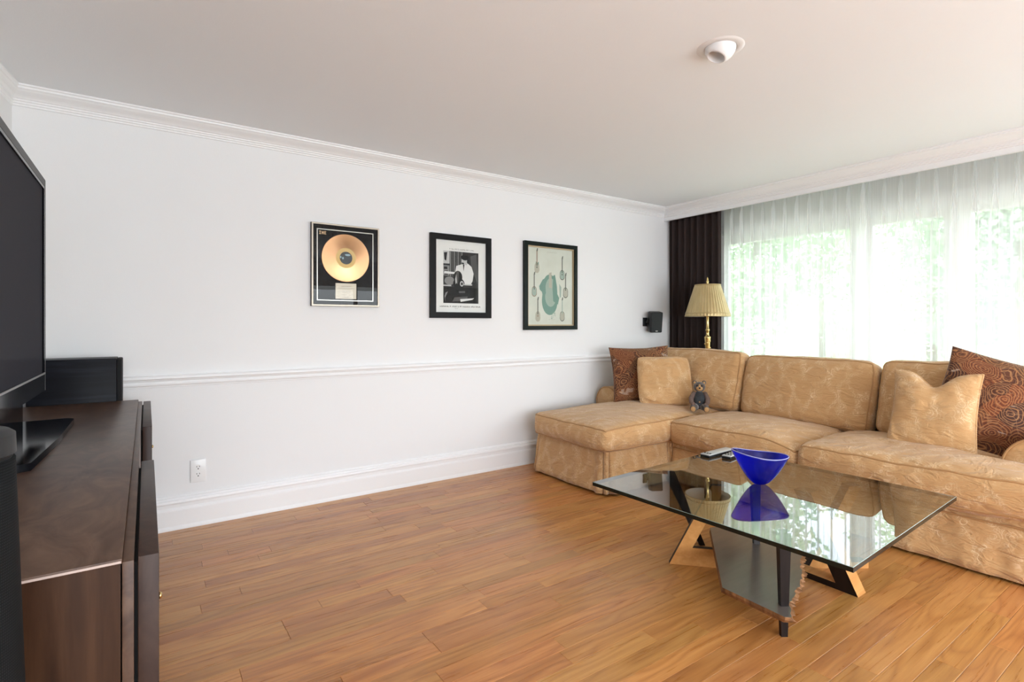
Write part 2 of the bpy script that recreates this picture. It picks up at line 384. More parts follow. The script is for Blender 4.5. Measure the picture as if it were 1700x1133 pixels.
# front window
win = empty('window_1', (XW, 0, 0)); tag(win, 'wide white framed window behind the sheer curtains', kind='structure')
g = G()
g.box(-.02, .0, WY0 - .09, WY1 + .09, WZ1, WZ1 + .07); g.box(-.02, 0, WY0 - .09, WY0, WZ0, WZ1); g.box(-.02, 0, WY1, WY1 + .09, WZ0, WZ1); g.box(-.05, 0, WY0 - .1, WY1 + .1, WZ0 - .04, WZ0)
g.build('window_casing', M['trim'], win)
muls = [WY0 + .0, -.1, 1.36, 1.97, WY1]
bays = [(WY0, -.06), (-.06, 1.33), (1.33, 1.97), (1.97, WY1)]
g = G()
for y in (-.06, 1.33, 1.97): g.box(.03, .12, y - .045, y + .045, WZ0 + .05, WZ1 - .05)
g.box(.03, .12, WY0, WY1, WZ1 - .05, WZ1); g.box(.03, .12, WY0, WY1, WZ0, WZ0 + .05)
g.box(.03, .12, WY0, WY0 + .05, WZ0 + .05, WZ1 - .05); g.box(.03, .12, WY1 - .05, WY1, WZ0 + .05, WZ1 - .05)
g.build('window_frame', M['trim'], win)
for a, b in bays:
    g = G(); e = .045
    g.box(.05, .10, a + e, b - e, WZ1 - .10, WZ1 - .05); g.box(.05, .10, a + e, b - e, WZ0 + .05, WZ0 + .10); g.box(.05, .10, a + e, a + e + .04, WZ0 + .10, WZ1 - .10); g.box(.05, .10, b - e - .04, b - e, WZ0 + .10, WZ1 - .10)
    sash = g.build('sash', M['trim'], win)
    y0, y1 = a + e + .035, b - e - .035
    to_obj('pane', [(.075, y0, WZ0 + .09), (.075, y1, WZ0 + .09), (.075, y1, WZ1 - .09), (.075, y0, WZ1 - .09)], [(0, 1, 2, 3)], M['pane'], sash)
for k, (a, b) in enumerate(ops):
    rw = empty('window_%d' % (k + 2), (0, YR, 0)); tag(rw, 'unseen rear window behind the camera, shaped for the fill light', kind='structure')  # unseen windows, sized and placed to hold the rear fill lights
    g = G(); g.box(a, b, -.10, -.04, RZ0, RZ0 + .06); g.box(a, b, -.10, -.04, RZ1 - .06, RZ1)
    for x in (a, (a + b) / 2 - .03, b - .06): g.box(x, x + .06, -.10, -.04, RZ0, RZ1)
    g.build('window_frame', M['trim'], rw)

# oak planks: those in view are objects, the rest one mesh
PW = .0812
cache = {}
def plank_mesh(L):
    key = round(L, 2)
    if key not in cache:
        g = G().bbox(0, key - .0007, .0004, PW - .0004, -.012, 0, .0011, seg=1)
        o = g.build('plank', M['oak']); cache[key] = o.data; bpy.data.objects.remove(o)
    return cache[key], key
def project(x, y, z):
    lat = math.cos(YAW) * x - math.sin(YAW) * y; d = math.sin(YAW) * x + math.cos(YAW) * y
    return (CX + F_PX * lat / d, HY - F_PX * (z - 1.22) / d, d) if d > .05 else (None, None, d)
rest = G(); rr = random.Random(21); cand = []
y = YB - .012 - PW
while y > YR - PW:
    x = -1.15 - rr.random() * .7
    while x < 4.85:
        L = round(rr.choice([.32, .45, .55, .65, .8, .95, 1.1, 1.25, 1.45]) + rr.choice([0, .03]), 2)
        if x + L > 4.85: L = round(4.87 - x, 2)
        if L < .05: break
        xa, xb = max(x, -1.2), x + L
        seen = False
        if xb > 0.0 and y > -.6:
            for t in (0, .25, .5, .75, 1):
                q = xa + (xb - xa) * t; px_, py_, d = project(q, y + PW / 2, 0)
                if px_ is not None and 225 < px_ < 1702 and py_ < 1136 and not (q > 3.5 and y > .45) and not (q > 2.75 and y > 2.72): seen = True
        cand.append((seen, x, y, L)); x += L
    y -= PW
shown = [c for c in cand if c[0]]
if len(shown) > 300:
    shown.sort(key=lambda c: math.hypot(c[1] + c[3] / 2, c[2])); cand = [(c in shown[:300], *c[1:]) for c in cand]
for seen, x, y, L in cand:
    me, key = plank_mesh(L)
    if seen:
        o = bpy.data.objects.new('plank', me); link(o, floor); o.location = (x, y, 0)
    else: rest.box(max(x, -1.5), x + key - .001, y + .0005, y + PW - .0005, -.012, 0)
tag(rest.build('plank_field', M['oak'], floor), kind='stuff')

# ------------------------------------------------------------------ curtains
def smooth(t): t = max(0, min(1, t)); return t * t * (3 - 2 * t)
def sheer(name, ya, yb, x0, n, seed, label):
    r = random.Random(seed); per = (ya - yb) / n; zs = [2.345, 2.33, 2.30, 2.26, 2.21, 2.16, 2.10, 2.02, 1.9, 1.7, 1.45, 1.2, .9, .6, .3, .05]
    ctrl = []                                           # (u, kind) one pleat per period
    prm = [(r.uniform(.8, 1.2), r.uniform(-.25, .25), r.uniform(.75, 1.3)) for _ in range(n + 1)]
    us = [.60 * k / 8 for k in range(8)] + [.60 + .40 * k / 24 for k in range(24)]; rows = []
    for z in zs:
        t = smooth((2.27 - z) / .40); row = []
        pinch = .45 + .55 * smooth((2.335 - z) / .09)
        for i in range(n):
            a, sh, wd = prm[i]
            for u in us:
                if u < .60:
                    yy = u / .60 * (.76 - .12 * t); xx = t * (.009 * a * math.sin(u / .6 * PI) * (1 if i % 2 else -.6))
                else:
                    q = (u - .60) / .40; w0 = .24 + .12 * t; wp = w0 * (pinch * (1 - t) + t)
                    three = abs(math.sin(3 * PI * q)); one = math.sin(q * PI)
                    yy = (.76 - .12 * t) + (w0 - wp) / 2 + q * wp - .13 * t * wd * math.sin(2 * PI * q)
                    xx = -.036 * a * (three * (1 - t) * pinch + one * t * .85)
                yw = ya - per * (i + yy + sh * .10 * t)
                row.append((x0 + xx + .006 * t * noise.noise((yw * 5, z * 1.2, seed)), yw, z))
        row.append((x0, yb, z)); rows.append(row)
    m = len(rows[0]); v = [p for row in rows for p in row]
    f = [(j * m + i, j * m + i + 1, (j + 1) * m + i + 1, (j + 1) * m + i) for j in range(len(zs) - 1) for i in range(m - 1)]
    o = to_obj(name, v, f, M['sheer'], None, True, recalc=False); tag(o, label, 'curtain', 'sheer curtain panels'); return o
sheer('sheer_curtain', 3.08, 1.84, 4.665, 12, 3, 'white sheer curtain panel beside the dark brown drape')
sheer('sheer_curtain', 1.92, -1.0, 4.70, 27, 9, 'white sheer curtain panel reaching the right edge, behind the paisley cushion')
def drape(name, ya, yb, x0, n, seed, label):
    r = random.Random(seed); zs = [2.34, 2.30, 2.2, 2.0, 1.7, 1.4, 1.1, .8, .5, .2, .03]; N = n * 14; rows = []
    ph = [r.uniform(-.9, .9) for _ in range(n + 1)]; am = [r.uniform(.6, 1.3) for _ in range(n + 1)]
    for z in zs:
        t = (2.34 - z) / 2.3; row = []
        for k in range(N + 1):
            u = k / N * n; i = min(int(u), n - 1); q = u - i
            a = am[i] * (1 - smooth(q)) + am[i + 1] * smooth(q); p = ph[i] * (1 - smooth(q)) + ph[i + 1] * smooth(q)
            s_ = math.sin(2 * PI * u + p * (.4 + t)); xx = .027 * a * (abs(s_) ** .7) * (1 if s_ > 0 else -1)
            yy = ya - (ya - yb) * (u / n) + .012 * math.cos(2 * PI * u + p)
            row.append((x0 + xx + .01 * t * noise.noise((yy * 9, z * 1.5, seed)), min(yy, YB - .006), z))
        rows.append(row)
    m = N + 1; v = [p for row in rows for p in row]
    f = [(j * m + i, j * m + i + 1, (j + 1) * m + i + 1, (j + 1) * m + i) for j in range(len(zs) - 1) for i in range(m - 1)]
    o = to_obj(name, v, f, M['velvet'], None, True, recalc=False)
    md = o.modifiers.new('thickness', 'SOLIDIFY'); md.thickness = .004
    tag(o, label, 'curtain'); return o
drape('velvet_drape', 3.70, 3.085, 4.625, 8, 5, 'dark brown velvet drape hanging in the corner behind the brass lamp')

# ------------------------------------------------------------------ upholstery builders
def side_samples(n):
    out = []
    for i in range(n + 1):
        u = -1 + 2 * i / n; out.append(math.copysign(1 - (1 - abs(u)) ** 1.55, u))
    return out
class Cushion:
    def __init__(s, hx, hy, hz, r, crown=(0, 0, .03), wr=.005, seed=0, hook=None, wscale=5):
        s.h = Vector((hx, hy, hz)); s.r = r; s.c = crown; s.wr = wr; s.seed = seed; s.hook = hook; s.ws = wscale
    def pos(s, p):
        h = s.h; r = min(s.r, h.x, h.y, h.z); w = Vector((p[0] * h.x, p[1] * h.y, p[2] * h.z))
        q = Vector([max(-(h[i] - r), min(h[i] - r, w[i])) for i in range(3)]); d = w - q
        o = q + (d.normalized() * r if d.length > 1e-7 else d) if max(abs(p[0]), abs(p[1]), abs(p[2])) > .999 else w
        a = [o[i] / h[i] for i in range(3)]; b = [max(0, 1 - k * k) for k in a]
        o = o + Vector((s.c[0] * a[0] * (b[1] * b[2]) ** .7, s.c[1] * a[1] * (b[0] * b[2]) ** .7, s.c[2] * a[2] * (b[0] * b[1]) ** .6))
        n1 = noise.noise_vector((o + Vector((s.seed * 3.1, 0, 0))) * s.ws); n2 = noise.noise_vector((o + Vector((s.seed * 1.7, 5, 0))) * s.ws * 3.4)
        o = o + n1 * s.wr + n2 * s.wr * .38
        if s.hook: o = s.hook(o)
        return o
    def build(s, name, parent, loc, rot=(0, 0, 0), n=(30, 30, 12), mat=None, pipe=((2, 1), (2, -1)), pr=.0055):
        v = []; f = []
        for ax in range(3):
            b, c = (ax + 1) % 3, (ax + 2) % 3; U, V = side_samples(n[b]), side_samples(n[c])
            for sg in (-1, 1):
                k = len(v)
                for i in U:
                    for j in V:
                        p = [0, 0, 0]; p[ax] = sg; p[b] = i; p[c] = j; v.append(s.pos(p))
                m = len(V)
                for i in range(len(U) - 1):
                    for j in range(m - 1):
                        q = (k + i * m + j, k + (i + 1) * m + j, k + (i + 1) * m + j + 1, k + i * m + j + 1); f.append(q if sg > 0 else q[::-1])
        me = bpy.data.meshes.new(name); me.from_pydata(v, [], f); bm = bmesh.new(); bm.from_mesh(me)
        bmesh.ops.remove_doubles(bm, verts=bm.verts, dist=.0004); bm.to_mesh(me); bm.free()
        for p in me.polygons: p.use_smooth = True
        me.materials.append(mat or M['damask'])
        o = bpy.data.objects.new(name, me); link(o, parent); o.location = loc; o.rotation_euler = rot
        for ax, sg in pipe:
            b, c = (ax + 1) % 3, (ax + 2) % 3; path = []
            S_ = side_samples(44)
            for (fb, fc) in ((None, -1), (1, None), (None, 1), (-1, None)):
                seq = S_ if (fc == -1 or fb == 1) else S_[::-1]
                for t in seq[:-1]:
                    p = [0, 0, 0]; p[ax] = sg; p[b] = t if fb is None else fb; p[c] = t if fc is None else fc
                    path.append(s.pos(p))
            G().tube(path, pr, 6, closed=True).build('piping', M['piping'], o, True)
        return o
def throw_pillow(name, w, h, t, loc, yaw, tilt, roll, mat, label, seed, chop=0.0, pipe=True, bow=.05, wr=.006, pmat=None, cr=0.0):
    """stands in its own XZ plane, front towards -Y"""
    N = 34; r = []
    def P(u, v, sd):
        e = max(0, (1 - u * u) * (1 - v * v)); x = w / 2 * u * (1 - bow * (1 - v * v)); z = h / 2 * v * (1 - bow * (1 - u * u))
        k_ = 1 - cr * (u * u * v * v) ** 2; x *= k_; z *= k_
        y = -sd * (t / 2) * (e ** .42)
        if chop and v > -1: z -= chop * max(0, v) ** 2 * math.exp(-(u / .36) ** 2); y *= 1 - .25 * max(0, v) * math.exp(-(u / .4) ** 2)
        se = sd * min(1, e * 5); n1 = noise.noise_vector((x * 7 + seed, z * 7, se * 3)); n2 = noise.noise((x * 16 + z * 5, z * 30, seed + se))
        k = wr * min(1, e * 4 + .15)
        return Vector((x + n1.x * wr * .5, y + (n1.y * 1.2 + n2 * .7) * k * 1.5, z + n1.z * wr * .6))
    S_ = side_samples(N); v = []; f = []
    for sd in (1, -1):
        k = len(v)
        for a in S_:
            for b in S_: v.append(P(a, b, sd))
        m = N + 1
        for i in range(N):
            for j in range(N):
                q = (k + i * m + j, k + (i + 1) * m + j, k + (i + 1) * m + j + 1, k + i * m + j + 1); f.append(q if sd > 0 else q[::-1])
    me = bpy.data.meshes.new(name); me.from_pydata(v, [], f); bm = bmesh.new(); bm.from_mesh(me); bmesh.ops.remove_doubles(bm, verts=bm.verts, dist=.0004); bm.to_mesh(me); bm.free()
    for p in me.polygons: p.use_smooth = True
    me.materials.append(mat); o = bpy.data.objects.new(name, me); link(o)
    o.matrix_world = Matrix.Translation(loc) @ Matrix.Rotation(yaw, 4, 'Z') @ Matrix.Rotation(tilt, 4, 'X') @ Matrix.Rotation(roll, 4, 'Y')
    tag(o, label, 'pillow', 'throw pillows on the sofa')
    if pipe:
        path = [P(q, -1, 1) for q in S_[:-1]] + [P(1, q, 1) for q in S_[:-1]] + [P(q, 1, 1) for q in S_[::-1][:-1]] + [P(-1, q, 1) for q in S_[::-1][:-1]]
        G().tube(path, .0055, 6, closed=True).build('piping', pmat or M['damask'], o, True)
    return o

# ------------------------------------------------------------------ sectional sofa
SO = Vector((3.75, 2.3, 0)); sofa = empty('sectional_sofa', SO)
tag(sofa, 'tan damask skirted sectional sofa with a chaise, along the window', 'sofa')
def L(x, y, z): return (x - SO.x, y - SO.y, z)
SX0, SXM, SXB = 2.68, 3.37, 4.34                    # chaise end, seat front, back
SY0, SYM, SY1 = .44, 2.70, 3.56
poly = [(SX0, SY1 - .06), (SX0, SYM), (SXM, SYM), (SXM, SY0), (SXB, SY0), (SXB, SY1), (3.44, SY1), (3.44, SY1 - .06)]
G().prism([(x - SO.x, y - SO.y) for x, y in [(SX0 + .03, SY1 - .1), (SX0 + .03, SYM + .03), (SXM + .03, SYM + .03), (SXM + .03, SY0 + .03), (SXB - .03, SY0 + .03), (SXB - .03, SY1 - .03), (3.46, SY1 - .03), (3.46, SY1 - .1)]], .03, .315).build('base', M['damask'], sofa)
# skirt with pleated corners
path = []; pleats = []; acc = 0
corner = [Vector(p) for p in poly[:6]] + [Vector(poly[5])]
pts = [Vector(p) for p in [poly[7], poly[0], poly[1], poly[2], poly[3], poly[4]]]
for a, b in zip(pts[:-1], pts[1:]):
    d = b - a; n = max(2, int(d.length / .0045)); nr = Vector((d.y, -d.x)).normalized() * 1.0
    for i in range(n): path.append((a + d * i / n, nr, acc + d.length * i / n))
    acc += d.length; pleats.append(acc)
path.append((pts[-1], nr, acc))
zs = [.325, .31, .28, .24, .19, .14, .09, .05, .014]
ctr = Vector((3.6, 2.2)); v = []
# outward normal: the path runs with the sofa on its left
sgn = -1 if path[40][1].dot(path[40][0] - Vector((3.3, 3.1))) < 0 else 1
for j, z in enumerate(zs):
    t = j / (len(zs) - 1)
    for k, (p, nr, s_) in enumerate(path):
        # soften the normal around corners
        a0 = path[max(0, k - 9)][1]; a1 = path[min(len(path) - 1, k + 9)][1]; nn = (a0 + a1) * .5 * sgn
        o = -.022 + .060 * t + t * (.010 * noise.noise((s_ * 5, .5, 2)) + .006 * noise.noise((s_ * 17, t * 1.5, 7))) + .006 * noise.noise((s_ * 9, z * 9, 3))
        for c in pleats[:-1]:
            ds = s_ - c; o += t * (.014 * math.exp(-((abs(ds) - .055) / .025) ** 2)) - (t ** .5) * .036 * math.exp(-((abs(ds) - .028) / .007) ** 2)
        q = p + nn * o; v.append((q.x - SO.x, q.y - SO.y, z + (.006 * noise.noise((s_ * 4, 9, 1)) if j == len(zs) - 1 else 0)))
m_ = len(path); f = [(j * m_ + i, j * m_ + i + 1, (j + 1) * m_ + i + 1, (j + 1) * m_ + i) for j in range(len(zs) - 1) for i in range(m_ - 1)]
sk = to_obj('skirt', v, f, M['damask'], sofa, True, recalc=False); md = sk.modifiers.new('thickness', 'SOLIDIFY'); md.thickness = .004
G().tube([(SXM - .012 - SO.x, y - SO.y, .262 + .004 * math.sin(y * 5)) for y in [SY0 + .02 + i * .05 for i in range(45)]], .004, 6).build('welt', M['piping'], sofa, True)
# seat cushions
Cushion((4.06 - 2.635) / 2, (3.50 - 2.665) / 2, .082, .045, (.026, .026, .064), .010, 1).build('seat_cushion', sofa, L((4.06 + 2.635) / 2, (3.50 + 2.665) / 2, .398), n=(44, 30, 10))
def sag2(o): return o + Vector((0, 0, -.035 * smooth((-o.y - .25) / .25) * smooth((.2 - o.x) / .5)))
Cushion((4.06 - 3.31) / 2, (2.665 - 1.69) / 2, .084, .045, (.028, .02, .066), .010, 2, sag2).build('seat_cushion', sofa, L((4.06 + 3.31) / 2, (2.665 + 1.69) / 2, .388), n=(30, 36, 10))
cy3, cx3 = (1.685 + .44) / 2, (4.06 + 3.30) / 2
def tcush(o):
    k = smooth((o.x + cx3 - 3.53) / .05); lo0, hi = .44 - cy3, 1.685 - cy3; lo = .815 - cy3
    y2 = hi - (hi - o.y) * (hi - lo) / (hi - lo0)
    return Vector((o.x, o.y * (1 - k) + y2 * k, o.z + .012 * smooth((-o.y) / .5)))
Cushion((4.06 - 3.30) / 2, (1.685 - .44) / 2, .084, .045, (.028, .02, .066), .010, 3, tcush).build('seat_cushion', sofa, L(cx3, cy3, .392), n=(36, 44, 10))
# sofa back, arms
Cushion(.075, (SY1 - SY0) / 2, .27, .05, (.01, 0, .0), .004, 4).build('back_frame', sofa, L(4.265, (SY0 + SY1) / 2, .55), n=(8, 40, 16), pipe=())
def arm(yc, x0, x1, r, name):
    g = G(); prof = []
    for i in range(25):
        a = PI * i / 24 - 0; prof.append((r * math.cos(a), .50 + r * math.sin(a)))
    prof = [(r * .92, .30)] + [(r * .96, .42)] + prof + [(-r * .96, .42), (-r * .92, .30)]
    n = len(prof); xs = [x0, x0 + .004, x0 + .018] + [x0 + .018 + (x1 - x0 - .018) * k / 10 for k in range(1, 11)]
    v = []
    for k, x in enumerate(xs):
        sc = [.93, .975, 1.0][k] if k < 3 else 1.0
        for y, z in prof: v.append((x - SO.x, yc + y * sc - SO.y, .46 + (z - .46) * sc + .004 * noise.noise((x * 8, y * 8, z * 8))))
    f = [(k * n + i, k * n + i + 1, (k + 1) * n + i + 1, (k + 1) * n + i) for k in range(len(xs) - 1) for i in range(n - 1)]
    f += [tuple(range(n)), tuple((len(xs) - 1) * n + i for i in range(n))]
    o = to_obj(name, v, f, M['damask'], sofa, False); autosmooth(o, 50)
    G().tube([(x0 - .002 - SO.x, yc + y * .99 - SO.y, .46 + (z - .46) * .99) for y, z in prof], .0055, 6).build('piping', M['piping'], o, True)
arm(.628, 3.575, 4.25, .165, 'armrest')
arm(3.535, 3.52, 4.25, .135, 'armrest')
# back cushions
for y0, y1, dz, sd in ((2.50, 3.44, .012, 11), (1.53, 2.475, -.012, 12), (.72, 1.505, .0, 13)):
    Cushion(.088, (y1 - y0) / 2, .245, .06, (.055, .010, .016), .010, sd).build('back_cushion', sofa, L(4.075, (y0 + y1) / 2, .725 + dz), (0, math.radians(13), math.radians(-1.5)), n=(12, 34, 30), pipe=((0, -1),))

A = math.radians
throw_pillow('throw_pillow', .55, .52, .15, (3.68, 3.265, .762), A(-33), A(-14), A(-2), M['paisley'], 'rust brown paisley pillow in the corner by the picture wall', 31, bow=.075, pipe=False)
throw_pillow('throw_pillow', .455, .43, .15, (3.695, 3.015, .722), A(-36), A(-17), A(0), M['damask'], 'tan pillow in front of the corner paisley pillow, beside the teddy bear', 32, bow=.02, wr=.013, cr=.07)
throw_pillow('throw_pillow', .41, .46, .16, (3.705, 1.115, .722), A(-88), A(-19), A(0), M['damask'], 'tan pillow with a dented top at the window end of the sofa', 33, chop=.085, bow=.06, cr=.0, wr=.008)
throw_pillow('throw_pillow', .60, .56, .15, (3.895, .855, .745), A(-68), A(-15), A(17), M['paisley_pale'], 'large rust paisley pillow tilted against the right armrest', 34, bow=.05, pipe=False)

# teddy bear
def bear(loc, rz):
    t = empty('teddy_bear', loc, rz); tag(t, 'small dark grey teddy bear sitting beside the corner pillow', 'toy')
    m = NT('bear_fur'); co = m.coord(); f = m.noise(co, 90, 3); fur = m.bsdf(m.mix(f, (.045, .035, .03), (.12, .095, .08)), .95, 0, m.bump(f, .6, .006), Sheen_Weight=.4)
    m = NT('bear_knit'); co = m.coord(); f = m.noise(m.mapping(co, (90, 90, 160)), 1, 2); knit = m.bsdf(m.mix(f, (.014, .016, .019), (.06, .064, .07)), .95, 0, m.bump(f, .6, .006))
    tan = plain('bear_tan_plush', (.46, .26, .11), .9, 0, .2, 60); sleeve = plain('bear_sleeve', (.16, .105, .085), .95, 0, .2, 80)
    def P(name, mat, parts, par=t):
        g = G()
        for c, r in parts: g.ball(c, r)
        return g.build(name, mat, par, True)
    P('body', knit, [((0, .0, .085), (.052, .045, .075))])
    hd = P('head', fur, [((0, -.012, .195), (.046, .042, .042))])
    for s in (-1, 1):
        e = P('ear', fur, [((s * .036, -.004, .230), (.017, .009, .018))], hd); P('ear_lining', tan, [((s * .036, -.012, .229), (.010, .004, .011))], e)
        P('eye', M['gloss_black'], [((s * .018, -.046, .207), .0055)], hd)
        g = G().tube([(s * .045, -.005, .135), (s * .064, -.022, .10), (s * .062, -.045, .072), (s * .050, -.062, .060)], [.019, .020, .019, .015], 12)
        g.ball((s * .046, -.066, .057), .016); g.ball((s * .044, -.004, .138), .019); g.build('arm', sleeve, t, True)
        g = G().tube([(s * .028, -.02, .032), (s * .044, -.06, .034), (s * .05, -.10, .026)], [.028, .028, .022], 12); g.ball((s * .051, -.104, .026), (.024, .018, .026)); g.ball((s * .028, -.02, .032), .028)
        lg = g.build('leg', fur, t, True); P('foot_pad', tan, [((s * .0515, -.1175, .026), (.019, .006, .021))], lg)
    mz = P('muzzle', tan, [((0, -.045, .185), (.026, .022, .020)), ((0, -.040, .203), (.012, .016, .018))], hd); P('nose', M['gloss_black'], [((0, -.066, .191), (.0085, .006, .0065))], mz)
    P('button', tan, [((0, -.046, .075), (.006, .003, .006))])
    return t
bear((3.745, 2.70, .507), A(-52))

# ------------------------------------------------------------------ floor lamp behind the sofa
def lamp(loc):
    t = empty('floor_lamp', loc); tag(t, 'brass floor lamp with a pleated gold shade in the corner', 'lamp')
    g = G().lathe([(0, 0), (.135, 0), (.14, .012), (.125, .022), (.06, .032), (.03, .05), (.02, .08), (.0125, .10)], 40); g.build('base', M['brass'], t, True)
    pr = [(.0115, .09), (.0115, .86), (.018, .865), (.018, .875), (.012, .885), (.014, .90), (.019, .95), (.0265, 1.055), (.030, 1.085), (.031, 1.095), (.020, 1.10), (.014, 1.115), (.014, 1.15), (.020, 1.155), (.020, 1.165), (.012, 1.175), (.012, 1.30), (.017, 1.305), (.017, 1.36), (.006, 1.37), (.004, 1.585)]
    g = G().lathe(pr, 24); g.build('pole', M['brass'], t, True)
    g = G()
    for k in range(14):
        a = k * 1.1; z = .93 + k * .012; g.ball((math.cos(a) * (.021 + k * .0006), math.sin(a) * (.021 + k * .0006), z), (.006, .006, .009), 0, 8, 6)
    g.build('leaf_ornament', M['brass'], t, True)
    n = 168; rip = lambda a, j: 1 + .016 * math.sin(a * 42) * (1 if j in range(1, 8) else .2)
    prof = [(.206, 1.29), (.207, 1.297), (.202, 1.32), (.178, 1.40), (.155, 1.475), (.134, 1.545), (.121, 1.585), (.117, 1.600)]
    sh = G().lathe(prof, n, ripple=rip).build('shade', M['shade'], t, True); sh.modifiers.new('thickness', 'SOLIDIFY').thickness = .002
    G().lathe([(.200, 1.292), (.113, 1.598)], 48, ripple=lambda a, j: 1).build('shade_lining', M['shade_in'], sh, True)
    for r, z in ((.2085, 1.294), (.204, 1.325), (.119, 1.598)):
        G().tube([(r * math.cos(2 * PI * i / 48), r * math.sin(2 * PI * i / 48), z) for i in range(48)], .0035, 6, closed=True).build('trim_band', M['shade'], sh, True)
    g = G()
    for k in range(3):
        a = k * 2 * PI / 3; g.tube([(0, 0, 1.585), (.117 * math.cos(a), .117 * math.sin(a), 1.597)], .002, 6)
    g.build('spider', M['brass'], t)
    G().lathe([(0, 1.58), (.010, 1.585), (.016, 1.60), (.007, 1.608), (.012, 1.622), (.013, 1.632), (.006, 1.642), (.008, 1.652), (.004, 1.668), (0, 1.676)], 16).build('finial', M['brass'], t, True)
    G().lathe([(0, 1.36), (.012, 1.365), (.016, 1.39), (.030, 1.43), (.026, 1.46), (0, 1.48)], 20).build('bulb', M['white_plastic'], t, True)
lamp((4.47, 3.13, 0))

# ------------------------------------------------------------------ small wall speaker
t = empty('wall_speaker', (4.24, YB, 1.24)); tag(t, 'small black satellite speaker on the wall beside the drape', 'speaker')
G().bbox(-.025, .025, -.02, 0, -.045, .045, .004).build('wall_plate', M['black_metal'], t)
G().tube([(0, -.015, 0), (.012, -.05, 0)], .014, 12).build('bracket', M['black_metal'], t, True)
Mx = Matrix.Translation((.045, -.105, 0)) @ Matrix.Rotation(A(-30), 4, 'Z') @ Matrix.Rotation(A(9), 4, 'X')
autosmooth(G().bbox(-.062, .062, -.05, .055, -.105, .105, .012, M=Mx).build('cabinet', M['black_metal'], t))
G().bbox(-.056, .056, -.058, -.048, -.098, .098, .004, M=Mx).build('grille', plain('speaker_cloth', (.02, .024, .024), .8), t)
G().bbox(-.011, .011, -.0605, -.057, -.090, -.082, .001, M=Mx).build('badge', plain('silver_badge', (.6, .6, .6), .3, .8), t)

# ------------------------------------------------------------------ coffee table
TO = Vector((2.44, 1.385, 0)); tab = empty('coffee_table', TO, A(2.5)); tag(tab, 'square glass coffee table on a triangular wood base', 'table')
Ti = (Matrix.Translation(TO) @ Matrix.Rotation(A(2.5), 4, 'Z')).inverted()
def T3(x, y, z): return Ti @ Vector((x, y, z))
hs = .582
g = G(); v = [(x, y, z) for z in (.412, .430) for x, y in ((-hs, -hs), (hs, -hs), (hs, hs), (-hs, hs))]
b = .0012
vt = [(x * (1 - b / hs), y * (1 - b / hs), .430) for x, y in ((-hs, -hs), (hs, -hs), (hs, hs), (-hs, hs))]
vs = [(x, y, .4288) for x, y in ((-hs, -hs), (hs, -hs), (hs, hs), (-hs, hs))]
vb = [(x, y, .412) for x, y in ((-hs, -hs), (hs, -hs), (hs, hs), (-hs, hs))]
V = vt + vs + vb
fs = [(0, 1, 2, 3), (11, 10, 9, 8)] + [(4 + i, 4 + (i + 1) % 4, (i + 1) % 4, i) for i in range(4)] + [(8 + i, 8 + (i + 1) % 4, 4 + (i + 1) % 4, 4 + i) for i in range(4)]
to_obj('glass_top', V, fs, [M['table_glass'], M['glass_under'], M['table_glass_edge'], plain('glass_arris', (.30, .38, .34), .2)], tab, False, [0, 1] + [3] * 4 + [2] * 4, recalc=False)
def v_frame(org, d, bw, bh, th, w, base_h, face, edge, flip=False):
    """slanted bar and floor bar meeting at one corner, th thick; d runs along the floor bar"""
    d = Vector((*d, 0)).normalized(); up = Vector((0, 0, 1)); n = Vector((-d.y, d.x, 0)); sl = .5
    q = [(0, 0), (bw, 0), (bw, base_h), (sl * base_h + w, base_h), (sl * bh + w, bh), (sl * bh, bh)]
    O = Vector((*org, 0)); v = [T3(*(O + d * x + up * z + n * k)) for k in (0, th) for x, z in q]; m_ = len(q)
    f = [[0, 1, 2, 3], [0, 3, 4, 5], [6, 7, 8, 9], [6, 9, 10, 11]] + [[i, (i + 1) % m_, m_ + (i + 1) % m_, m_ + i] for i in range(m_)]
    return to_obj('angle_frame', v, f, [face, edge], tab, False, [0] * 4 + [1] * m_)
v_frame((2.186, 1.753), (.690, -.728), .36, .411, .030, .067, .090, M['maple'], M['dark_leg'])
v_frame((2.606, 1.057), (0, 1), .33, .411, -.078, .080, .028, M['dark_leg'], M['maple'])
v_frame((2.715, 1.325), (.822, -.569), .30, .411, .06, .062, .03, M['maple'], M['dark_leg'])
# live edge shelf
rg = random.Random(4); ragged = []
for i in range(46):
    t_ = i / 45; x = 1.985 + (2.60 - 1.985) * t_; y = 1.035 + (1.285 - 1.035) * t_ + .010 * math.sin(t_ * 9) + rg.uniform(-.006, .006)
    ragged.append((x, y))
slab = [(1.968, 1.045)] + ragged + [(2.60, 1.70), (2.50, 1.735), (1.975, 1.312)]
g = G(); n = len(slab)
top = [T3(x, y, .120) for x, y in slab]; mid = [T3(x + (.010 if 0 < i < 47 else 0) * .6, y - (rg.uniform(.004, .022) if 0 < i < 47 else .0), .108) for i, (x, y) in enumerate(slab)]; bot = [T3(x + .01, y + .012, .092) for x, y in slab]
g.add(top + mid + bot, [tuple(range(n))], 0); 
for r_ in (0, 1):
    for i in range(n): g.f.append([r_ * n + i, r_ * n + (i + 1) % n, (r_ + 1) * n + (i + 1) % n, (r_ + 1) * n + i]); g.m.append(1)
g.f.append(list(range(2 * n, 3 * n))[::-1]); g.m.append(1)
g.build('shelf', [M['slab_top'], M['slab_edge']], tab)
